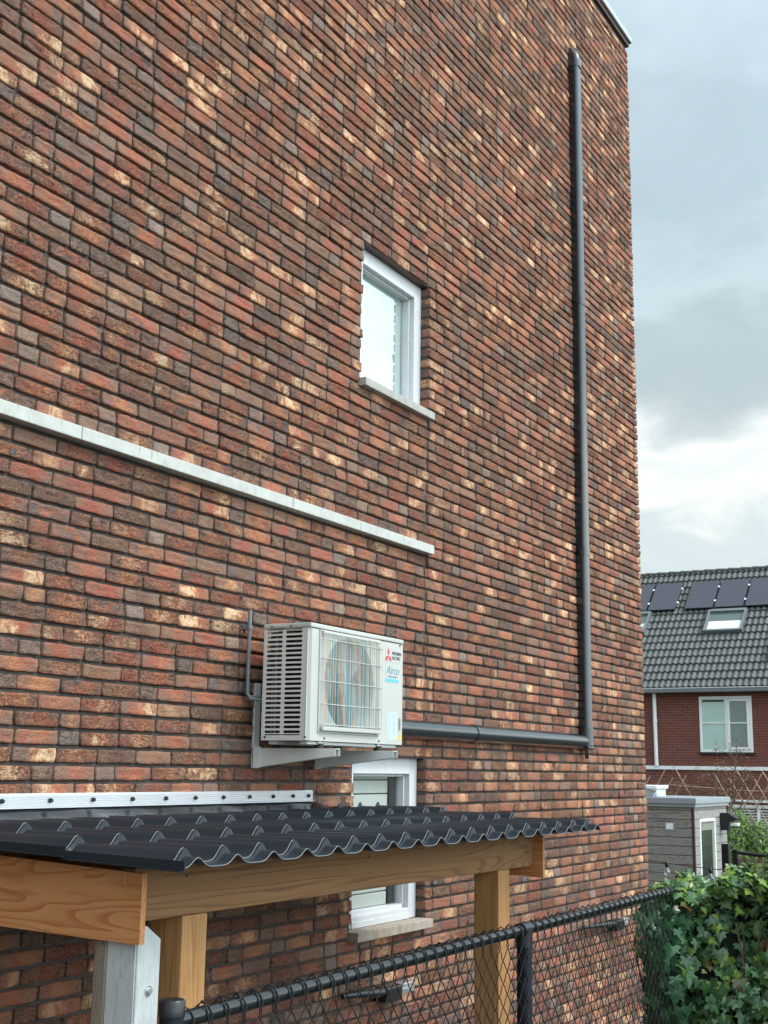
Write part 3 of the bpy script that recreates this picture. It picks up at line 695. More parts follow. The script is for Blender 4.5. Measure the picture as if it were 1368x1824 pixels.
# folded flange down the left edge, course by course
mb = MB()
for j, (ya, yb2) in enumerate(((-1.19, -.775), (-.772, -.397), (-.394, -.02))):
    za = roof_z(RX0, ya, 0)+.012; zb2 = roof_z(RX0, yb2, 0)+.002
    mb.prism([(ya, za-.028), (ya, za), (yb2, zb2), (yb2, zb2-.024)], 'x', RX0-.003, RX0)
    mb.prism([(ya, za-.028), (ya, za-.025), (yb2, zb2-.021), (yb2, zb2-.024)], 'x', RX0-.016, RX0-.003)
mb.obj('edge_flange', M['roofsteel'], carport)
# timber
MB().box(2.822, 5.60, -.945, -.90, 2.178, 2.322, .003).obj('beam', M['beam'], carport)
MB().box(2.86, 5.58, -.07, -.02, 2.19, 2.33, .003).obj('wall_plate', M['beam'], carport)
for x0, lb in ((2.800, 'orange-brown board end, nearest, at the lower left of the picture'), (5.60, None)):
    mb = MB(); mb.prism([(-.99, 2.126), (-.99, 2.312), (-.03, 2.355), (-.03, 2.150)], 'x', x0, x0+.021)
    o = mb.obj('fascia_board', M['fascia'], carport, lb)
for x, z in ((2.7995, 2.30), (2.7995, 2.285)):
    MB().tube([(x-.0005, -.93, z), (x+.004, -.93, z)], .0035, 8).obj('nail', M['zinc'], carport)
for x in (3.05, 4.1, 5.27, 5.42): MB().tube([(x, -.9465, 2.290), (x, -.943, 2.290)], .005, 8).obj('bolt', M['black'], carport)
for x0 in (3.04, 5.212):
    MB().box(x0, x0+.118, -.945, -.828, 0, 2.177, .004).obj('post', M['postwood'], carport)
for x in (3.3, 3.9, 4.5, 5.1): MB().box(x, x+.045, -.90, -.07, 2.235, 2.325).obj('rafter', M['beam'], carport)
# flashing: aluminium bar with screws, glossy black strip under it
mb = MB()
poly = [(-.002, 2.498), (-.010, 2.500), (-.012, 2.497)]
for i in range(5): z = 2.494-i*.008; poly += [(-.012, z), (-.0145, z-.002), (-.0145, z-.0055), (-.012, z-.0075)]
poly += [(-.018, 2.452), (-.018, 2.449), (-.002, 2.449)]
mb.prism(poly, 'x', 1.6, 5.16); bar = mb.obj('flashing_bar', M['alu'], carport)
mb = MB(); x = 2.0
xsb = [2.25, 2.49, 2.73, 2.97, 3.21, 3.44, 3.66, 3.88, 4.08, 4.27, 4.46, 4.65, 4.83, 4.99, 5.12]
for x in xsb: MB().tube([(x, -.0145, 2.475), (x, -.024, 2.475)], [.010, .007], 6, smooth=False).obj('screw', M['black'], bar)
mb = MB(); ns_ = 60; vs = []
for i in range(ns_+1):
    x = 1.6+(5.46-1.6)*i/ns_; t = max(0, (x-5.15)/.31)
    wob = .006*math.sin(x*9)+.004*math.sin(x*23)
    vs += [(x, -.006, 2.452-t*.05), (x, -.02, 2.44-t*.05+wob*.3), (x, -.09, 2.412-t*.02+wob), (x, -.20, 2.392+wob*.5), (x, -.30, 2.391+wob*.3), (x, -.302, 2.378)]
mb.add(vs, [[i*6+j, i*6+j+1, (i+1)*6+j+1, (i+1)*6+j] for i in range(ns_) for j in range(5)], 0, True)
mb.obj('flashing_strip', M['epdm'], carport)

# ------------------------------------------------------------------ posts near the left edge
t = thing('concrete_post', 'pale grey concrete post with chamfered top and a bolt, under the corner of the carport', 'post', (2.88, -.91, 0))
mb = MB(); x0, x1, y0, y1, zt = 2.826, 2.932, -.956, -.858, 2.166
mb.prism([(x0, 0), (x0, zt), (x0+.045, zt), (x1, zt-.04), (x1, 0)], 'y', y0, y1)
mb.box(x0+.004, x0+.02, y0-.006, y0+.002, 0, zt-.03, .003)
mb.obj('shaft', M['concrete'], t)
mb = MB(); mb.tube([(2.888, -.955, 1.995), (2.888, -.960, 1.995)], .014, 16); mb.tube([(2.888, -.955, 1.995), (2.888, -.968, 1.995)], [.009, .007], 12); mb.obj('bolt', M['zinc'], t)
o = MB().box(2.822, 2.90, -.856, -.812, 0, 2.14, .004).obj('wooden_post', M['oldwood'])
tag(o, 'weathered brown-grey timber post standing behind the pale concrete post', 'post')

M['shadeboard'] = wood('shade_boards', (.20, .14, .09), (.10, .065, .04), 'z', 2.0, .85)  # unseen boards added to keep light from under the carport
wf = thing('unseen_shade_fence', 'unseen brown board fence added below the picture edge to shade the carport', 'fence', (1.5, -1.3, 0))
for k in range(8): MB().box(2.775, 2.797, -.93+k*.115, -.93+k*.115+.112, 0, 1.80, .002).obj('board', M['shadeboard'], wf)
for k in range(26): MB().box(2.30-(k+1)*.15, 2.30-(k+1)*.15+.147, -1.45, -1.43, 0, 1.85, .002).obj('board', M['shadeboard'], wf)

# ------------------------------------------------------------------ chain link fence
FX0, FX1 = 2.40, 6.58
def fy(x): return -3.34+1.912+(x-2.40)*.0206
fence = thing('chain_link_fence', 'black chain-link fence with a round top rail in front of the brick wall', 'fence', (4.5, fy(4.5), 0))
FZ = 2.035
MB().tube([(FX0, fy(FX0), FZ), (FX1, fy(FX1), FZ)], .0195, 18).obj('top_rail', M['powder'], fence)
MB().tube([(FX0, fy(FX0)-.0, .35), (FX1, fy(FX1), .35)], .0195, 12).obj('bottom_rail', M['powder'], fence)
for i, px_ in enumerate((2.403, 4.475, 6.56)):
    y = fy(px_); top = 2.085 if i == 0 else 2.02
    mb = MB(); mb.tube([(px_, y, 0), (px_, y, top-.035)], .0275, 20); p = mb.obj('post', M['postcoat'], fence)
    mb = MB()
    if i == 0: mb.tube([(px_, y, top-.036), (px_, y, top-.004), (px_, y, top+.0)], [.030, .030, .026], 20)
    else: mb.tube([(px_-.035, fy(px_-.035), FZ), (px_+.035, fy(px_+.035), FZ)], .0255, 18); mb.tube([(px_, y, FZ-.06), (px_, y, FZ)], .031, 18)
    mb.obj('cap', M['black'], p)
a = MB(); a.tube([(2.447, fy(2.447), .3), (2.447, fy(2.447), 2.055)], .004, 6); a.obj('tension_bar', M['zinc'], fence)
# woven wires
WW, WH = .070, .076
def wires():
    nw = int((FX1-.02-(FX0+.05))/(WW/2)); z_hi = FZ+.004; nseg = 46
    V = []; F = []; nside = 5; r_ = .0019; base = 0
    for i in range(nw):
        xa = FX0+.05+i*WW/2; pts = []
        jit = rng.normal(0, .0012, nseg+8)
        # loop over the rail first
        x0 = xa if i % 2 == 0 else xa+WW/2
        x1 = xa+WW/2 if i % 2 == 0 else xa
        s = 1 if i % 2 == 0 else -1
        h = rng.uniform(.016, .024)
        pts += [(x0-s*.008, .024, z_hi-.020), (x0-s*.006, .018, z_hi+h*.55), (x0-s*.001, .004, z_hi+h+.004), (x0+s*.006, -.012, z_hi+h*.8), (x0+s*.008, -.023, z_hi-.002), (x0+s*.002, -.0225, z_hi-.026)]
        for k in range(nseg):
            xk = x0 if k % 2 == 0 else x1
            zk = z_hi-.045-k*WH/2
            dy = (-.0235 if k < 1 else -.021)+(.0022 if k % 2 else -.0022)*s
            sgn = 1 if xk > xa+WW/4 else -1
            pts.append((xk-sgn*.0045+jit[k], dy, zk+.0075)); pts.append((xk+sgn*.0008+jit[k], dy-.003*sgn, zk)); pts.append((xk-sgn*.0045+jit[k], dy, zk-.0075))
        P = np.array([(p[0], fy(p[0])+p[1], p[2]) for p in pts]); K = len(P)
        T = np.gradient(P, axis=0); T /= np.linalg.norm(T, axis=1)[:, None]
        A = np.cross(T, np.array([0.0, 1, 0.02])); A /= np.linalg.norm(A, axis=1)[:, None]+1e-9; Bn = np.cross(T, A)
        an = np.arange(nside)*2*math.pi/nside
        ring = P[:, None]+r_*(np.cos(an)[None, :, None]*A[:, None]+np.sin(an)[None, :, None]*Bn[:, None])
        V.append(ring.reshape(-1, 3))
        i0 = (np.arange(K-1)[:, None]*nside+np.arange(nside)[None]).ravel(); i1 = (np.arange(K-1)[:, None]*nside+(np.arange(nside)[None]+1) % nside).ravel()
        F.append(np.stack([i0, i1, i1+nside, i0+nside], 1)+base); base += K*nside
    return np.concatenate(V), np.concatenate(F)
Vw, Fw = wires()
link('wire_mesh', np_mesh('wire_mesh', Vw, [Fw], M['wire']), fence)

# ------------------------------------------------------------------ black arms on the wall behind the fence
for xa, xb, z, lb in ((5.42, 6.07, 1.50, 'black wall hook with bright end plate, seen through the fence left of the carport post'), (8.56, 9.42, 1.52, 'black wall hook with bright end plate, seen through the fence nearer the ivy')):
    t = thing('wall_hook', lb, 'bracket', (xa, -.03, z), 'black hooks on the brick wall')
    mb = MB(); mb.tube([(xa, -.04, z+.045), (xa+.25*(xb-xa), -.045, z+.035), (xb-.26, -.05, z+.015)], [.012, .018, .024], 8); mb.obj('arm', M['black'], t)
    MB().box(xb-.28, xb-.12, -.075, .0, z-.035, z+.04, .01).obj('housing', M['black'], t)
    mb = MB(); mb.box(xb-.12, xb+.03, -.06, -.0, z-.015, z+.035, .004); mb.box(xb-.10, xb, -.064, -.055, z+.0, z+.01); mb.obj('end_plate', M['zinc'], t)

# ------------------------------------------------------------------ foliage helpers
IVY = [(0, -.10), (.20, -.34), (.52, -.30), (.40, -.05), (.62, .18), (.30, .22), (.20, .42), (0, .78), (-.20, .42), (-.30, .22), (-.62, .18), (-.40, -.05), (-.52, -.30), (-.20, -.34)]
OVAL = [(0, -.5), (.2, -.2), (.24, .1), (.12, .4), (0, .6), (-.12, .4), (-.24, .1), (-.2, -.2)]
def leaf_mesh(name, pos, nrm, size, cols, outline, mat, droop=.9, cup=.18, tip=(0, 0, -1)):
    n = len(pos); O = np.array(outline); k = len(O)
    nrm = nrm/np.linalg.norm(nrm, axis=1)[:, None]
    d = np.array(tip)[None]*droop+rng.normal(0, .45, (n, 3)); d -= (d*nrm).sum(1)[:, None]*nrm; d /= np.linalg.norm(d, axis=1)[:, None]
    s = np.cross(d, nrm)
    asp = rng.uniform(.8, 1.1, (n, 1))
    ox = np.concatenate([[0], O[:, 0]])[None]*asp+rng.normal(0, .03, (n, k+1)); oy = np.concatenate([[0.05], O[:, 1]])[None]+rng.normal(0, .03, (n, k+1))
    bend = rng.uniform(-.1, .45, (n, 1))
    oz = -cup*np.abs(ox)*rng.uniform(.2, 2.0, (n, 1))-bend*oy*np.abs(oy)*.8; oz[:, 0] += .03
    P = pos[:, None]+size[:, None, None]*(ox[..., None]*s[:, None]+oy[..., None]*d[:, None]+oz[..., None]*nrm[:, None])
    T = k+1; tri = np.array([(0, 1+i, 1+(i+1) % k) for i in range(k)])
    F = (tri[None]+(np.arange(n)*T)[:, None, None]).reshape(-1, 3)
    C = np.repeat(np.concatenate([cols, np.ones((n, 1))], 1)[:, None], T, 1); C[:, 0, :3] *= 1.25
    return np_mesh(name, P.reshape(-1, 3), [F], mat, [('leaf_col', 'FLOAT_COLOR', C.reshape(-1, 4))], smooth=False)
def leaf_mat(name, rough=.38, trans=.25):
    a = Mat(name, rough, 0, .5); at = a.n('ShaderNodeAttribute', attribute_name='leaf_col')
    nz = a.noise(a.obj(), 60, 3); a.base(a.mix(a.ramp(nz, [(.4, 0.0), (.65, .35)]), at.outputs['Color'], a.mix(.5, at.outputs['Color'], (.10, .14, .06))))
    tl = a.n('ShaderNodeBsdfTranslucent', {'Color': at.outputs['Color']}); mx = a.n('ShaderNodeMixShader', {0: trans, 1: a.b.outputs[0], 2: tl.outputs[0]})
    out = [n for n in a.t.nodes if n.type == 'OUTPUT_MATERIAL'][0]; a.t.links.new(mx.outputs[0], out.inputs[0]); return a.m
M['ivy'] = leaf_mat('ivy_leaf', .30, .10); M['leaf'] = leaf_mat('shrub_leaf', .5, .3)
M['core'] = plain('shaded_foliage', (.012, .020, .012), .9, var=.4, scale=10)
M['bark'] = plain('bark', (.11, .08, .055), .9, var=.3, scale=30)

# ------------------------------------------------------------------ ivy hedge past the fence end
ivy = thing('ivy_hedge', 'dense dark green ivy hedge hanging over the far end of the chain-link fence', 'hedge', (6.6, -1.9, 0))
def hedge_top(y):  # world y
    t = np.clip((-1.25-y)/.8, 0, 2); return 2.0+.27*t+.035*np.sin(y*9.0)+.03*np.sin(y*23+1)
nl = 8200
yy = rng.uniform(-3.0, -1.16, nl); frac = rng.uniform(0, 1, nl)**.8
zt = hedge_top(yy); zz = zt-frac*1.95
bulge = .08*np.sin(yy*6+zz*3)+.07*np.sin(zz*7-yy*4)+.05*np.sin(yy*17+zz*13)
xx = 6.30+bulge+np.clip((zz-(zt-.25))/.25, 0, 1)**2*.25+rng.uniform(0, .12, nl)+.20*np.clip((yy+1.45)/.3, 0, 1)
layer = rng.uniform(0, 1, nl) < .3; xx = xx+np.where(layer, .12, 0)
pos = np.stack([xx, yy, zz], 1)
nr = np.stack([-1+rng.normal(0, .35, nl), -.45+rng.normal(0, .4, nl), .35+rng.normal(0, .35, nl)+np.clip((zz-(zt-.2))/.2, 0, 1)*1.0], 1)
size = rng.uniform(.032, .072, nl)*rng.choice([1, 1, 1.15, .75], nl)
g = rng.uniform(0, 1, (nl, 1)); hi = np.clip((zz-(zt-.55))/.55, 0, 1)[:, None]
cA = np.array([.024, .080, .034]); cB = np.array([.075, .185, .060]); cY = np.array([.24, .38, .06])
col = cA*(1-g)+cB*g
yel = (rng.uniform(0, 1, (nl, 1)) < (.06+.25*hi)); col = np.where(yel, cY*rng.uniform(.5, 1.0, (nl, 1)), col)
brn = rng.uniform(0, 1, (nl, 1)) < .02; col = np.where(brn, np.array([.16, .10, .045]), col); oddr = rng.uniform(0, 1, (nl, 1)) < .0012; 
# top layer spilling back
n2_ = 2300
y2 = rng.uniform(-3.0, -1.18, n2_); x2 = rng.uniform(6.35, 6.95, n2_); z2 = hedge_top(y2)+rng.uniform(-.06, .05, n2_)-.06*np.abs(x2-6.6)/.3
nr2 = np.stack([rng.normal(-.3, .5, n2_), rng.normal(-.2, .5, n2_), np.abs(rng.normal(1, .3, n2_))], 1)
col2 = np.where(rng.uniform(0, 1, (n2_, 1)) < .35, cY*rng.uniform(.5, 1.1, (n2_, 1)), cB*rng.uniform(.6, 1.2, (n2_, 1)))
col2 = np.where(rng.uniform(0, 1, (n2_, 1)) < .012, np.array([.5, .13, .07]), col2)
# spill behind the mesh toward the wall
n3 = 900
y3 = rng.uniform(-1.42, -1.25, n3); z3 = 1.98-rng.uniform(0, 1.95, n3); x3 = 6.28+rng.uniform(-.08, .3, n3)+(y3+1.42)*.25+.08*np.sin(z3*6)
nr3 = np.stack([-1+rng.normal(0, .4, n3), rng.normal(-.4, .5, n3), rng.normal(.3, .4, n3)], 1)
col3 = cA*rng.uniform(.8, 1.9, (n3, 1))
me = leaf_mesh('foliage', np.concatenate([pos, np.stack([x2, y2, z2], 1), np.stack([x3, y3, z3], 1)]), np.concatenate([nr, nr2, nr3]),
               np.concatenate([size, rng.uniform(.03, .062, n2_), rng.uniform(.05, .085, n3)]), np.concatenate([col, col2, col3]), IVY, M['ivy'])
link('foliage', me, ivy)
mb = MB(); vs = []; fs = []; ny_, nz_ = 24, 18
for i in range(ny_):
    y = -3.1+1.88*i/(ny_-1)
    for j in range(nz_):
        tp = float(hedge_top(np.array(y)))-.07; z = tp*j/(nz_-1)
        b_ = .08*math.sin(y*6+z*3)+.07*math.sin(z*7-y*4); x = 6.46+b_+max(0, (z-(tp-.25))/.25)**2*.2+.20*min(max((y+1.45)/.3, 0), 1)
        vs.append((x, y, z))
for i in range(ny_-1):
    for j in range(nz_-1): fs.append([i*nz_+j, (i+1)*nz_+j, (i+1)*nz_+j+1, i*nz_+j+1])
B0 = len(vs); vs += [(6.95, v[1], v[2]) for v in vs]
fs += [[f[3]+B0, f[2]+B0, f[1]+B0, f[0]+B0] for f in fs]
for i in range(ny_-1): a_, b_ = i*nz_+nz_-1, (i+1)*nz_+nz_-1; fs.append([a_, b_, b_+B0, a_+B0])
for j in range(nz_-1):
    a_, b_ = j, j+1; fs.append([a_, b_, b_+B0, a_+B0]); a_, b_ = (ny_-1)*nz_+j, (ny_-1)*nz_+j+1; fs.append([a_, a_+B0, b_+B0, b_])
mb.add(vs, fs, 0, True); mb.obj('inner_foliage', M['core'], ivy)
mb = MB()
for i in range(14):
    y = -1.1-random.random()*1.8; z = 1.9; pts = []; x = 6.40+random.random()*.1
    for k in range(9): pts.append((x, y, z)); z -= .14; y += random.uniform(-.04, .04); x += random.uniform(-.03, .03)
    mb.tube(pts, .004, 5)
mb.obj('stem', M['bark'], ivy)

# ------------------------------------------------------------------ ground
a = Mat('garden_ground', .95, 0, .2); v = a.obj(); n = a.noise(v, 3, 6, .6); g_ = a.noise(v, .25, 3)
a.base(a.mix(a.ramp(g_, [(.42, 0.0), (.55, 1.0)]), a.mix(n, (.06, .055, .05), (.10, .09, .08)), a.mix(n, (.045, .055, .030), (.075, .085, .05)))); a.bump(a.noise(v, 40, 4), .4, .02)
mb = MB(); mb.add([(-500, -500, 0), (500, -500, 0), (500, 500, 0), (-500, 500, 0)], [[0, 1, 2, 3]]); o = mb.obj('ground', a.m); tag(o, kind='structure')
a = Mat('concrete_paving', .9, 0, .25); v = a.obj(); bt = a.n('ShaderNodeTexBrick', {'Vector': a.obj((1, 1, 1)), 'Color1': (.070, .067, .063, 1), 'Color2': (.10, .095, .09, 1), 'Mortar': (.07, .065, .06, 1), 'Scale': 1.67, 'Mortar Size': .012})
a.base(bt.outputs[0]); mb = MB(); mb.add([(-3, -1.4, .004), (14, -1.4, .004), (14, .05, .004), (-3, .05, .004)], [[0, 1, 2, 3]]); o = mb.obj('paving', a.m); tag(o, kind='structure')

# ------------------------------------------------------------------ wooden shed
M['shedwood'] = wood('silvered_cladding', (.36, .335, .30), (.17, .155, .14), 'y', 1.4, .8)
M['shedwood_x'] = wood('silvered_cladding_front', (.37, .36, .34), (.20, .19, .18), 'x', 1.2, .8)
M['zinctrim'] = plain('zinc_trim', (.36, .40, .44), .4, metal=.3, var=.05)
shed = thing('garden_shed', 'flat-roofed garden shed of silvered horizontal boards with narrow glass door', 'shed', (17.3, 2.5, 0))
SX0, SX1, SY0, SY1 = 16.5, 18.06, 1.50, 4.2
mb = MB(); z = .12; nb_ = 0
while z < 2.18:
    mb.box(SX0, SX0+.02, SY0+.03, SY1, z, z+.105, .005); z += .1125
mb.box(SX0+.02, SX1-.02, SY0+.06, SY1, .05, 2.2)
mb.obj('side_wall', M['shedwood'], shed)
mb = MB(); z = .12
DX0, DX1, DZ = 16.74, 17.46, 2.03
while z < 2.18:
    if z < DZ: mb.box(SX0+.03, DX0-.001, SY0, SY0+.02, z, z+.105, .005); mb.box(DX1+.001, SX1, SY0, SY0+.02, z, z+.105, .005)
    else: mb.box(SX0+.03, SX1, SY0, SY0+.02, z, z+.105, .005)
    z += .1125
mb.box(SX0+.03, DX0, SY0+.02, SY0+.05, .05, 2.2); mb.box(DX1, SX1, SY0+.02, SY0+.05, .05, 2.2); mb.box(DX0, DX1, SY0+.02, SY0+.05, DZ, 2.2)
mb.obj('front_wall', M['shedwood_x'], shed)
MB().box(SX0-.004, SX0+.029, SY0-.004, SY0+.029, .05, 2.2).obj('corner_strip', M['brown_metal'], shed)
mb = MB(); mb.box(SX0-.05, SX1+.05, SY0-.05, SY1, 2.225, 2.30, .006); mb.box(SX0-.03, SX1+.03, SY0-.03, SY1, 2.185, 2.224); mb.obj('roof_trim', M['zinctrim'], shed)
mb = MB(); f = .038
mb.box(DX0, DX0+f, SY0-.01, SY0+.045, .1, DZ, .004); mb.box(DX1-f, DX1, SY0-.01, SY0+.045, .1, DZ, .004); mb.box(DX0+f, DX1-f, SY0-.01, SY0+.045, DZ-f, DZ, .004)
dr = mb.obj('door', M['white'], shed)
M['olive'] = plain('olive_panel', (.22, .24, .19), .5)
MB().box(DX0+f, DX1-f, SY0+.012, SY0+.03, .1, DZ-f).obj('panel', M['olive'], dr)
M['darkglass'] = plain('dark_glass', (.035, .05, .045), .08, var=.3, scale=2, spec=.8)
MB().box(DX0+f+.06, DX1-f-.08, SY0+.006, SY0+.011, .3, DZ-f-.11).obj('pane', M['darkglass'], dr)
MB().box(SX0-.010, SX0-.001, 1.775, 1.865, 1.90, 1.975, .002).obj('sign_plate', M['white'], shed)
MB().box(SX0-.005, SX0-.0005, 1.755, 1.885, 1.885, 1.99, .002).obj('sign_frame', M['zinctrim'], shed)
lamp = thing('wall_lamp', 'black angular wall lamp fixed high on the silvered shed beside its door', 'lamp', (17.9, 1.45, 2.05))
mb = MB(); mb.box(17.72, 17.82, 1.38, 1.499, 1.86, 2.09, .01); mb.obj('body', M['black'], lamp)
mb = MB(); mb.prism([(1.38, 2.09), (1.27, 2.02), (1.29, 1.99), (1.38, 1.97)], 'x', 17.70, 17.86); mb.obj('shade', M['black'], lamp)
MB().box(17.73, 17.84, 1.26, 1.37, 1.92, 1.96, .01).obj('lens', M['white'], lamp)
vent = thing('vent_box', 'white ventilation box standing on the flat shed roof against the brick corner', 'vent', (16.9, 2.3, 2.3))
MB().box(16.7, 17.2, 2.04, 2.6, 2.405, 2.45, .01).obj('lid', M['white'], vent)
mb = MB(); mb.box(16.75, 17.15, 2.06, 2.55, 2.30, 2.404, .01); mb.tube([(16.72, 2.1, 2.31), (16.72, 2.05, 2.38), (16.72, 2.2, 2.42)], .015, 8); mb.obj('box_body', M['concrete'], vent)

# ------------------------------------------------------------------ neighbour's house
HX = 36.0
a = Mat('red_brickwork', .85, 0, .3)
tcn = a.n('ShaderNodeTexCoord'); sp_ = a.n('ShaderNodeSeparateXYZ', {0: tcn.outputs['Object']}); vv_ = a.n('ShaderNodeCombineXYZ', {0: sp_.outputs[1], 1: sp_.outputs[2]}).outputs[0]
bt = a.n('ShaderNodeTexBrick', {'Vector': vv_, 'Color1': (.19, .058, .043, 1), 'Color2': (.11, .045, .040, 1), 'Mortar': (.24, .15, .12, 1), 'Scale': 1.0, 'Mortar Size': .006, 'Bias': -.2, 'Brick Width': .22, 'Row Height': .075}, offset=.5)
a.base(a.mix(a.ramp(a.noise(a.obj(), 1.5, 5), [(.4, 0.0), (.7, .4)]), bt.outputs[0], (.17, .05, .04))); a.bump(bt.outputs[1], .3, -.01); M['farbrick'] = a.m
far = thing('neighbour_house', 'red brick house with grey tiled roof, skylights and white window beyond the shed', 'house', (HX+4, 9, 0))
MB().box(HX, HX+8, 2.0, 16, 0, 5.0).obj('wall', M['farbrick'], far)
# tiled roof as real relief
a = Mat('concrete_roof_tile', .55, 0, .4); v = a.obj(); a.base(a.mix(a.noise(v, 4, 5, .65), (.060, .067, .064), (.130, .142, .134))); M['tile'] = a.m
def tiled_roof():
    wp, tp, rise = .17, .355, 3.93; X0, Z0, X1 = HX-.25, 4.98, HX+4.0; Lr = math.hypot(X1-X0, rise); sx, sz = (X1-X0)/Lr, rise/Lr
    ys_ = np.arange(2.0, 16.0, wp/8); vp = []
    rows = int(Lr/tp)
    for k in range(rows+1): vp += [(k*tp, .045), (k*tp+.02, .045), (min((k+1)*tp, Lr)-.002, 0.0)]
    vp = np.array(vp); u = (ys_/wp) % 1; wv = .045*(.5+.5*np.cos(2*np.pi*u))**1.1
    S, D = vp[:, 0], vp[:, 1]
    out = D[:, None]+wv[None]+rng.normal(0, .0015, (len(S), 1)); nx_, nz__ = -sz, sx
    P = np.stack([X0+S[:, None]*sx+out*nx_, np.broadcast_to(ys_, out.shape), Z0+S[:, None]*sz+out*nz__], -1)
    ny_ = len(ys_); i, j = np.meshgrid(np.arange(ny_-1), np.arange(len(S)-1)); b0 = (j*ny_+i).ravel()
    F = np.stack([b0+1, b0, b0+ny_, b0+ny_+1], 1); return P.reshape(-1, 3), F
Pv, Fv = tiled_roof(); roof = link('roof', np_mesh('roof', Pv, [Fv], M['tile'], smooth=False), far)
mb = MB(); mb.add([(HX-.25, 2, 4.93), (HX+4, 2, 8.86), (HX+8.25, 2, 4.93), (HX-.25, 16, 4.93), (HX+4, 16, 8.86), (HX+8.25, 16, 4.93)], [[0, 1, 4, 3], [1, 2, 5, 4], [0, 2, 1], [3, 4, 5]])
mb.obj('roof_base', M['tile'], roof)
mb = MB(); y = 2.0
while y < 16: mb.tube([(HX+4, y, 8.95), (HX+4, y+.40, 8.965)], [.055, .065], 10); y += .385
mb.obj('ridge_tile', M['tile'], roof)
M['gutter'] = plain('gutter_zinc', (.20, .225, .24), .4, metal=.3)
mb = MB(); mb.box(HX-.38, HX-.22, 2, 16, 4.86, 4.995, .02); mb.box(HX-.2, HX-.001, 2, 16, 4.86, 4.93); mb.obj('gutter', M['gutter'], far)
M['edge'] = plain('gutter_edge', (.55, .60, .62), .4)
MB().box(HX-.40, HX-.381, 2, 16, 4.965, 4.995).obj('gutter_lip', M['edge'], far)
mb = MB(); mb.tube([(HX-.08, 8.24, 4.86), (HX-.08, 8.22, 2.82)], .055, 12); mb.tube([(HX-.08, 8.23, 4.05), (HX-.08, 8.23, 4.12)], .066, 12); mb.obj('downpipe', M['white'], far)
mb = MB(); mb.box(HX-.06, HX-.001, 2, 16, 2.72, 2.82, .005); mb.obj('band_course', M['white'], far)
# upper window, two lights
M['curtain'] = plain('net_curtain', (.85, .93, .90), .8, var=.08, scale=3)
M['farglass'] = glass('far_glass', (.7, .8, .78), .12, .03)
y0, y1, z0, z1 = 5.49, 6.96, 3.21, 4.755; ym = 6.20
mb = MB(); f = .07; X = HX
def fr(ya, yb_, za, zb_, f, d, dx=0):
    mb.box(X-d-dx, X+.04, ya, ya+f, za, zb_, .006); mb.box(X-d-dx, X+.04, yb_-f, yb_, za, zb_, .006); mb.box(X-d-dx, X+.04, ya+f, yb_-f, za, za+f, .006); mb.box(X-d-dx, X+.04, ya+f, yb_-f, zb_-f, zb_, .006)
fr(y0, y1, z0, z1, .065, .03); mb.box(X-.03, X+.04, ym-.02, ym+.04, z0+.065, z1-.065, .005); fr(y0+.07, ym-.025, z0+.07, z1-.07, .07, .05)
mb.box(X-.035, X+.02, ym+.04, y1-.065, 4.0, 4.03); mb.box(X-.035, X+.02, y0+.14, ym-.095, 4.0, 4.03)
fw_ = mb.obj('window', M['white'], far)
MB().add([(X-.01, y0+.06, z0+.06), (X-.01, y1-.06, z0+.06), (X-.01, y1-.06, z1-.06), (X-.01, y0+.06, z1-.06)], [[0, 1, 2, 3]]).obj('pane', M['farglass'], fw_)
mb = MB(); vs = []; n_ = 60
for i in range(n_+1):
    y = ym+.04+(y1-.065-ym-.04)*i/n_; vs += [(X-.003+.002*math.sin(i*1.1), y, z0+.065), (X-.003+.002*math.sin(i*1.1+.5), y, z1-.065)]
mb.add(vs, [[2*i, 2*i+1, 2*i+3, 2*i+2] for i in range(n_)], 0, True); mb.obj('curtain', M['curtain'], fw_)
MB().box(X-.004, X-.001, y0+.1, ym-.06, z0+.1, z1-.1).obj('dark_room', M['room'], fw_)
MB().box(X-.03, X-.013, ym+.06, y1-.1, z1-.15, z1-.10).obj('vent_slot', M['black'], fw_)
MB().box(X-.08, X+.0, y0-.05, y1+.03, z0-.06, z0-.001, .005).obj('sill', M['black'], fw_)
# ground floor window band with blinds
mb = MB(); mb.box(X-.04, X+.03, 3.0, 6.25, 1.73, 1.80, .005); mb.box(X-.12, X+.0, 3.0, 6.45, 1.86, 1.93, .01)
for y in (6.20, 5.42, 4.6, 3.8): mb.box(X-.04, X+.03, y-.04, y+.04, .6, 1.73, .005)
gw = mb.obj('window', M['white'], far)
MB().add([(X-.01, 3.0, .6), (X-.01, 6.2, .6), (X-.01, 6.2, 1.74), (X-.01, 3.0, 1.74)], [[0, 1, 2, 3]]).obj('pane', M['farglass'], gw)
mb = MB(); z = .62
while z < 1.72: mb.add([(X-.016, 3.0, z), (X-.016, 6.18, z), (X-.05+.02, 6.18, z+.035), (X-.05+.02, 3.0, z+.035)], [[0, 1, 2, 3]]); z += .072
mb.obj('blind', M['white'], gw); MB().box(X-.005, X-.002, 3.0, 6.2, .6, 1.74).obj('dark_room', M['darkglass'], gw)
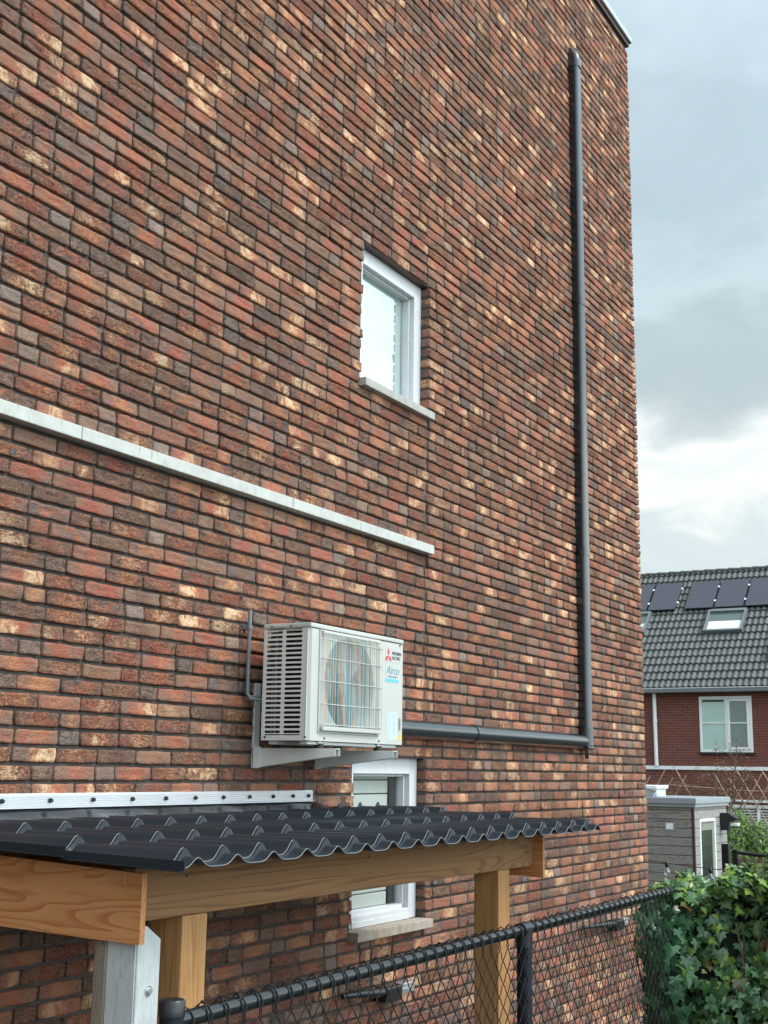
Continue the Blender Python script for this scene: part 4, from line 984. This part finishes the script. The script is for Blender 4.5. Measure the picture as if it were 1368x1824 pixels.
# roof plane mapping for panels and skylights
sl_ = math.atan2(3.93, 4.25)
def on_roof(s, y, h):           # s distance up the slope, h above it
    return Vector((HX-.25+s*math.cos(sl_)-h*math.sin(sl_), y, 4.98+s*math.sin(sl_)+h*math.cos(sl_)))
def slab(mb, s0, s1, y0, y1, h0, h1, mi=0):
    v8 = [on_roof(s, y, h) for h in (h0, h1) for s in (s0, s1) for y in (y0, y1)]
    mb.add(v8, [[0, 1, 3, 2], [4, 6, 7, 5], [0, 4, 5, 1], [2, 3, 7, 6], [0, 2, 6, 4], [1, 5, 7, 3]], mi)
a = Mat('solar_glass', .12, 0, .8); tc2 = a.n('ShaderNodeTexCoord'); spx = a.n('ShaderNodeSeparateXYZ', {0: tc2.outputs['Object']})
gr = a.math('LESS_THAN', a.math('FRACT', a.math('MULTIPLY', spx.outputs[2], 14)), .14)
a.base(a.mix(gr, (.040, .048, .068), (.075, .085, .11))); M['solar'] = a.m
M['clamp'] = plain('white_clamp', (.8, .85, .9), .4)
def solar(ya, yb_, s0, s1, lb):
    c = on_roof(s0, (ya+yb_)/2, 0)
    t = thing('solar_panel', lb, 'solar panel', c, 'solar panels on the grey tiled roof')
    mb = MB(); slab(mb, s0, s1, ya, yb_, .10, .135); mb.obj('frame', M['black'], t)
    for sc_ in (s0+.35, s1-.35):
        mb = MB(); slab(mb, sc_-.04, sc_+.04, ya-.035, ya+.02, .137, .15); mb.obj('clamp', M['clamp'], t)
    mb = MB(); slab(mb, s0+.02, s1-.02, ya+.02, yb_-.02, .1355, .139); mb.obj('cells', M['solar'], t)
    return t
SP0, SP1 = 3.68, 5.12
solar(9.205, 10.1, SP0, SP1, 'leftmost dark solar panel, cut off by the brick corner')
solar(8.28, 9.17, SP0, SP1, 'dark solar panel left of the gap in the row, above bare tiles')
solar(7.12, 8.01, SP0, SP1, 'dark solar panel just right of the gap, above the skylight left end')
solar(6.195, 7.085, SP0, SP1, 'dark solar panel above the right end of the skylight')
solar(5.27, 6.16, SP0, SP1, 'rightmost dark solar panel of the upper row, at the picture edge')
solar(3.2, 5.13, 1.15, 2.4, 'low dark solar panel at the picture edge near the gutter')
def skylight(ya, yb_, s0, s1, lb):
    mb = MB(); f = .07
    slab(mb, s0, s1, ya, ya+f, .03, .16); slab(mb, s0, s1, yb_-f, yb_, .03, .16); slab(mb, s0, s0+f, ya+f, yb_-f, .03, .15); slab(mb, s1-f*1.6, s1, ya+f, yb_-f, .03, .17)
    o = mb.obj('skylight', M['gutter'], roof, lb)
    mb = MB(); slab(mb, s0+f, s1-f*1.6, ya+f, yb_-f, .10, .105); mb.obj('pane', M['skyglass'], o)
    mb = MB(); slab(mb, s0+f, s1-.55, ya+f+.02, yb_-f-.02, .1055, .107); mb.obj('blind', M['skyblind'], o)
a = Mat('skylight_glass', .05, 0, .9); a.base((.10, .14, .13)); M['skyglass'] = a.m
M['skyblind'] = plain('skylight_blind', (.80, .86, .86), .3, var=.02)
skylight(6.05, 7.21, 2.50, 3.55, 'grey framed skylight below the solar panels')
skylight(9.02, 10.4, 2.55, 3.60, 'grey framed skylight partly hidden by the brick corner')

# ------------------------------------------------------------------ reed fence, shrubs, trellis, climber, string lights
M['reed'] = wood('reed_screen', (.34, .27, .17), (.13, .10, .07), 'z', 9, .9, knots=False)
rf = thing('reed_fence', 'low brown reed screen in a black frame behind the ivy', 'fence', (13, -.6, 0))
mb = MB()
for i in range(170):
    y = .08-i*.0125; mb.tube([(13+random.uniform(-.006, .006), y, .1), (13+random.uniform(-.006, .006), y+random.uniform(-.006, .006), 1.80+random.uniform(-.012, .004))], .0062, 5)
mb.obj('reed_panel', M['reed'], rf)
mb = MB(); mb.tube([(12.98, .10, 1.855), (12.98, -.15, 1.835), (12.98, -.7, 1.82), (12.98, -2.1, 1.83)], .018, 8); mb.obj('top_rail', M['black'], rf)
for y, h, w_ in ((.155, 1.93, .035), (.06, 1.88, .022), (-2.1, 1.9, .03)): MB().box(12.97-w_, 12.97+w_, y-w_, y+w_, 0, h, .004).obj('post', M['black'], rf)

def shrub(label, c, r, n, size, palette, outline=OVAL, name='shrub', cat='shrub', group=None):
    t = thing(name, label, cat, (c[0], c[1], 0), group)
    d = rng.normal(0, 1, (n, 3)); d /= np.linalg.norm(d, axis=1)[:, None]; rad = rng.uniform(.45, 1.0, (n, 1))**.5
    lump = 1+.16*np.sin(d[:, :1]*5+c[1])+.14*np.sin(d[:, 1:2]*7+c[0])+.12*np.sin(d[:, 2:3]*9)
    pos = np.array(c)+d*rad*lump*np.array(r)
    nr_ = d+rng.normal(0, .5, (n, 3))+np.array([-.4, 0, .5]); pal = np.array(palette); ci = rng.integers(0, len(pal), n)
    cols = pal[ci]*rng.uniform(.7, 1.25, (n, 1))
    link('foliage', leaf_mesh('foliage', pos, nr_, rng.uniform(.7, 1.3, n)*size, cols, outline, M['leaf']), t)
    mb = MB()
    for i in range(6):
        an = random.uniform(0, 6.28); mb.tube([(c[0]+.05*math.cos(an), c[1]+.05*math.sin(an), 0), (c[0]+r[0]*.3*math.cos(an), c[1]+r[1]*.3*math.sin(an), c[2]*.6), (c[0]+r[0]*.7*math.cos(an), c[1]+r[1]*.7*math.sin(an), c[2]+r[2]*.4)], [.02, .014, .006], 6)
    mb.obj('stem', M['bark'], t); return t
GR = [(.10, .20, .03), (.15, .27, .04), (.07, .14, .03)]
shrub('bright green leafy shrub right of the shed, behind the reed screen', (19.5, 1.66, 1.32), (.5, .58, .62), 3600, .085, GR)
shrub('yellow-green shrub with bronze tips at the picture edge, behind the reed screen', (20.0, .60, 1.15), (.55, .68, .58), 3200, .075, [(.12, .19, .03), (.24, .22, .05), (.20, .13, .05), (.08, .14, .03)])
shrub('flowering red-tipped shrub rising from the ivy at the picture edge', (10.6, -.78, 1.55), (.3, .28, .32), 420, .05, [(.12, .20, .05), (.30, .12, .09), (.22, .20, .08), (.34, .28, .2)])
sp = thing('strap_leaf_plant', 'plant with long arching green leaves at the picture edge above the reed screen', 'plant', (14.6, -.7, 0))
mb = MB()
for i in range(26):
    an = random.uniform(0, 6.28); l = random.uniform(.5, .9); pts = []; 
    for k in range(7):
        t_ = k/6; pts.append(Vector((14.6+math.cos(an)*l*t_, -.75+math.sin(an)*l*t_, 1.35+.85*l*t_-.75*l*t_*t_)))
    s_ = Vector((-math.sin(an), math.cos(an), 0))
    vs = []
    for k, p in enumerate(pts): w_ = .016*(1-k/6)+.002; vs += [p-s_*w_, p+s_*w_]
    mb.add(vs, [[2*k, 2*k+1, 2*k+3, 2*k+2] for k in range(6)], 0, True)
mb.tube([(14.6, -.75, 0), (14.6, -.75, 1.4)], [.06, .04], 8)
M['strap'] = plain('strap_leaf', (.13, .24, .05), .5); mb.obj('foliage', M['strap'], sp)

# lattice of bamboo canes
M['cane'] = plain('bamboo_cane', (.42, .33, .22), .6, var=.2, scale=20)
tl = thing('cane_trellis', 'tall diagonal bamboo cane trellis standing in front of the red brick house', 'trellis', (22, 2, 0))
mb = MB(); TX = 22.0; zlo, zhi = 1.15, 2.74
def clipline(y0, sgn):
    # 62 degree canes
    k = .56*sgn; return (TX+.006*sgn, y0, zlo), (TX+.006*sgn, y0+k*(zhi-zlo), zhi)
y = -.6
while y < 5.0:
    for sgn in (-1, 1):
        a_, b_ = clipline(y, sgn)
        if random.random() < (.15 if y < 1.5 else (.2 if sgn < 0 else .75)): continue
        cut = random.uniform(.86, 1.0)
        p1 = Vector(a_).lerp(Vector(b_), cut); mid = Vector(a_).lerp(p1, .5)+Vector((0, random.uniform(-.02, .02), 0))
        mb.tube([a_, mid, p1], .0095, 5)
    y += .21
mb.tube([(TX+.02, -.6, 2.33), (TX+.02, 2.2, 2.34), (TX+.02, 3.6, 2.42)], .010, 6)
mb.tube([(TX-.02, -.6, 1.80), (TX-.02, 4.0, 1.84)], .006, 6)
mb.obj('cane_lattice', M['cane'], tl)
for y in (-.6, 2.2, 5.0): MB().box(TX-.03, TX+.03, y-.03, y+.03, 0, 1.9).obj('post', M['oldwood'], tl)

M['twig'] = plain('bare_twig', (.13, .085, .055), .8, var=.3, scale=15)
cl = thing('climbing_shrub', 'bare tangled climbing shrub with pale twigs and dead leaves on the cane trellis', 'shrub', (21.6, 2.55, 0))
mb = MB(); tips = []
def branch(p, d, l, r_, dep):
    pts = [p.copy()]; q = p.copy(); dd = d.copy(); nS = 5
    for k in range(nS):
        dd = (dd+Vector((random.uniform(-.15, .15), random.uniform(-.32, .32), random.uniform(-.28, .22)))).normalized(); q = q+dd*l/nS; pts.append(q.copy())
    mb.tube(pts, [r_*(1-.12*k) for k in range(len(pts))], 5, cap=False)
    if dep > 0:
        for _ in range(3 if dep > 1 else 4):
            i = random.randint(2, nS); nd = (dd+Vector((random.uniform(-.3, .3), random.uniform(-1.1, 1.1), random.uniform(-.5, .9)))).normalized(); branch(pts[i], nd, l*random.uniform(.55, .8), r_*.55, dep-1)
    else: tips.extend(pts[2:])
for i in range(7): branch(Vector((21.6+random.uniform(-.05, .05), 2.5+random.uniform(-.12, .12), .2)), Vector((0, random.uniform(-.12, .12), 1)), 1.55, .022, 0) if i < 2 else None
for i in range(8): branch(Vector((21.6, 2.5+random.uniform(-.25, .3), random.uniform(1.7, 2.2))), Vector((0, random.uniform(-.8, .8), random.uniform(.2, 1))).normalized(), random.uniform(.45, .62), .014, 3)
mb.obj('branch', M['twig'], cl)
tp = np.array([tuple(p) for p in tips]); sel = rng.integers(0, len(tp), 650); tp = tp[sel]+rng.normal(0, .03, (650, 3))
core = np.array([21.6, 2.5, 2.18])+rng.normal(0, 1, (700, 3))*np.array([.08, .16, .17]); tp = np.concatenate([tp, core])
link('foliage', leaf_mesh('foliage', tp, rng.normal(0, 1, (1350, 3)), rng.uniform(.018, .045, 1350), np.array([(.24, .12, .06), (.10, .07, .04), (.34, .18, .09), (.14, .11, .06)])[rng.integers(0, 4, 1350)], OVAL, M['leaf']), cl)

slt = thing('string_lights', 'black cable of string lights with a clear bulb hanging beside the house corner', 'string lights', (11, .1, 1.8))
cb = [(11.0, .62, 1.892), (11.0, .30, 1.867), (11.0, .134, 1.850), (11.0, -.05, 1.835), (11.0, -.24, 1.821), (11.0, -.5, 1.815), (11, -1.2, 1.85)]
mb = MB(); mb.tube(cb, .0035, 6); mb.obj('cable', M['black'], slt)
M['bulbglass'] = glass('bulb_glass', (.93, .95, .95), .12, .02)
for y, z in ((.134, 1.850), (-.24, 1.821)):
    s_ = MB().tube([(11, y, z+.012), (11, y, z-.004), (11, y, z-.030), (11, y, z-.034)], [.010, .018, .016, .014], 12).obj('socket', M['black'], slt)
    pr = [(0, .011), (.012, .014), (.026, .024), (.042, .029), (.056, .027), (.066, .018), (.070, .004)]
    MB().tube([(11, y, z-.034-h) for h, _ in pr], [q for _, q in pr], 16).obj('bulb', M['bulbglass'], slt)
    MB().tube([(11, y-.006, z-.04), (11, y, z-.065), (11, y+.006, z-.04)], .0012, 5).obj('filament', M['zinc'], slt)
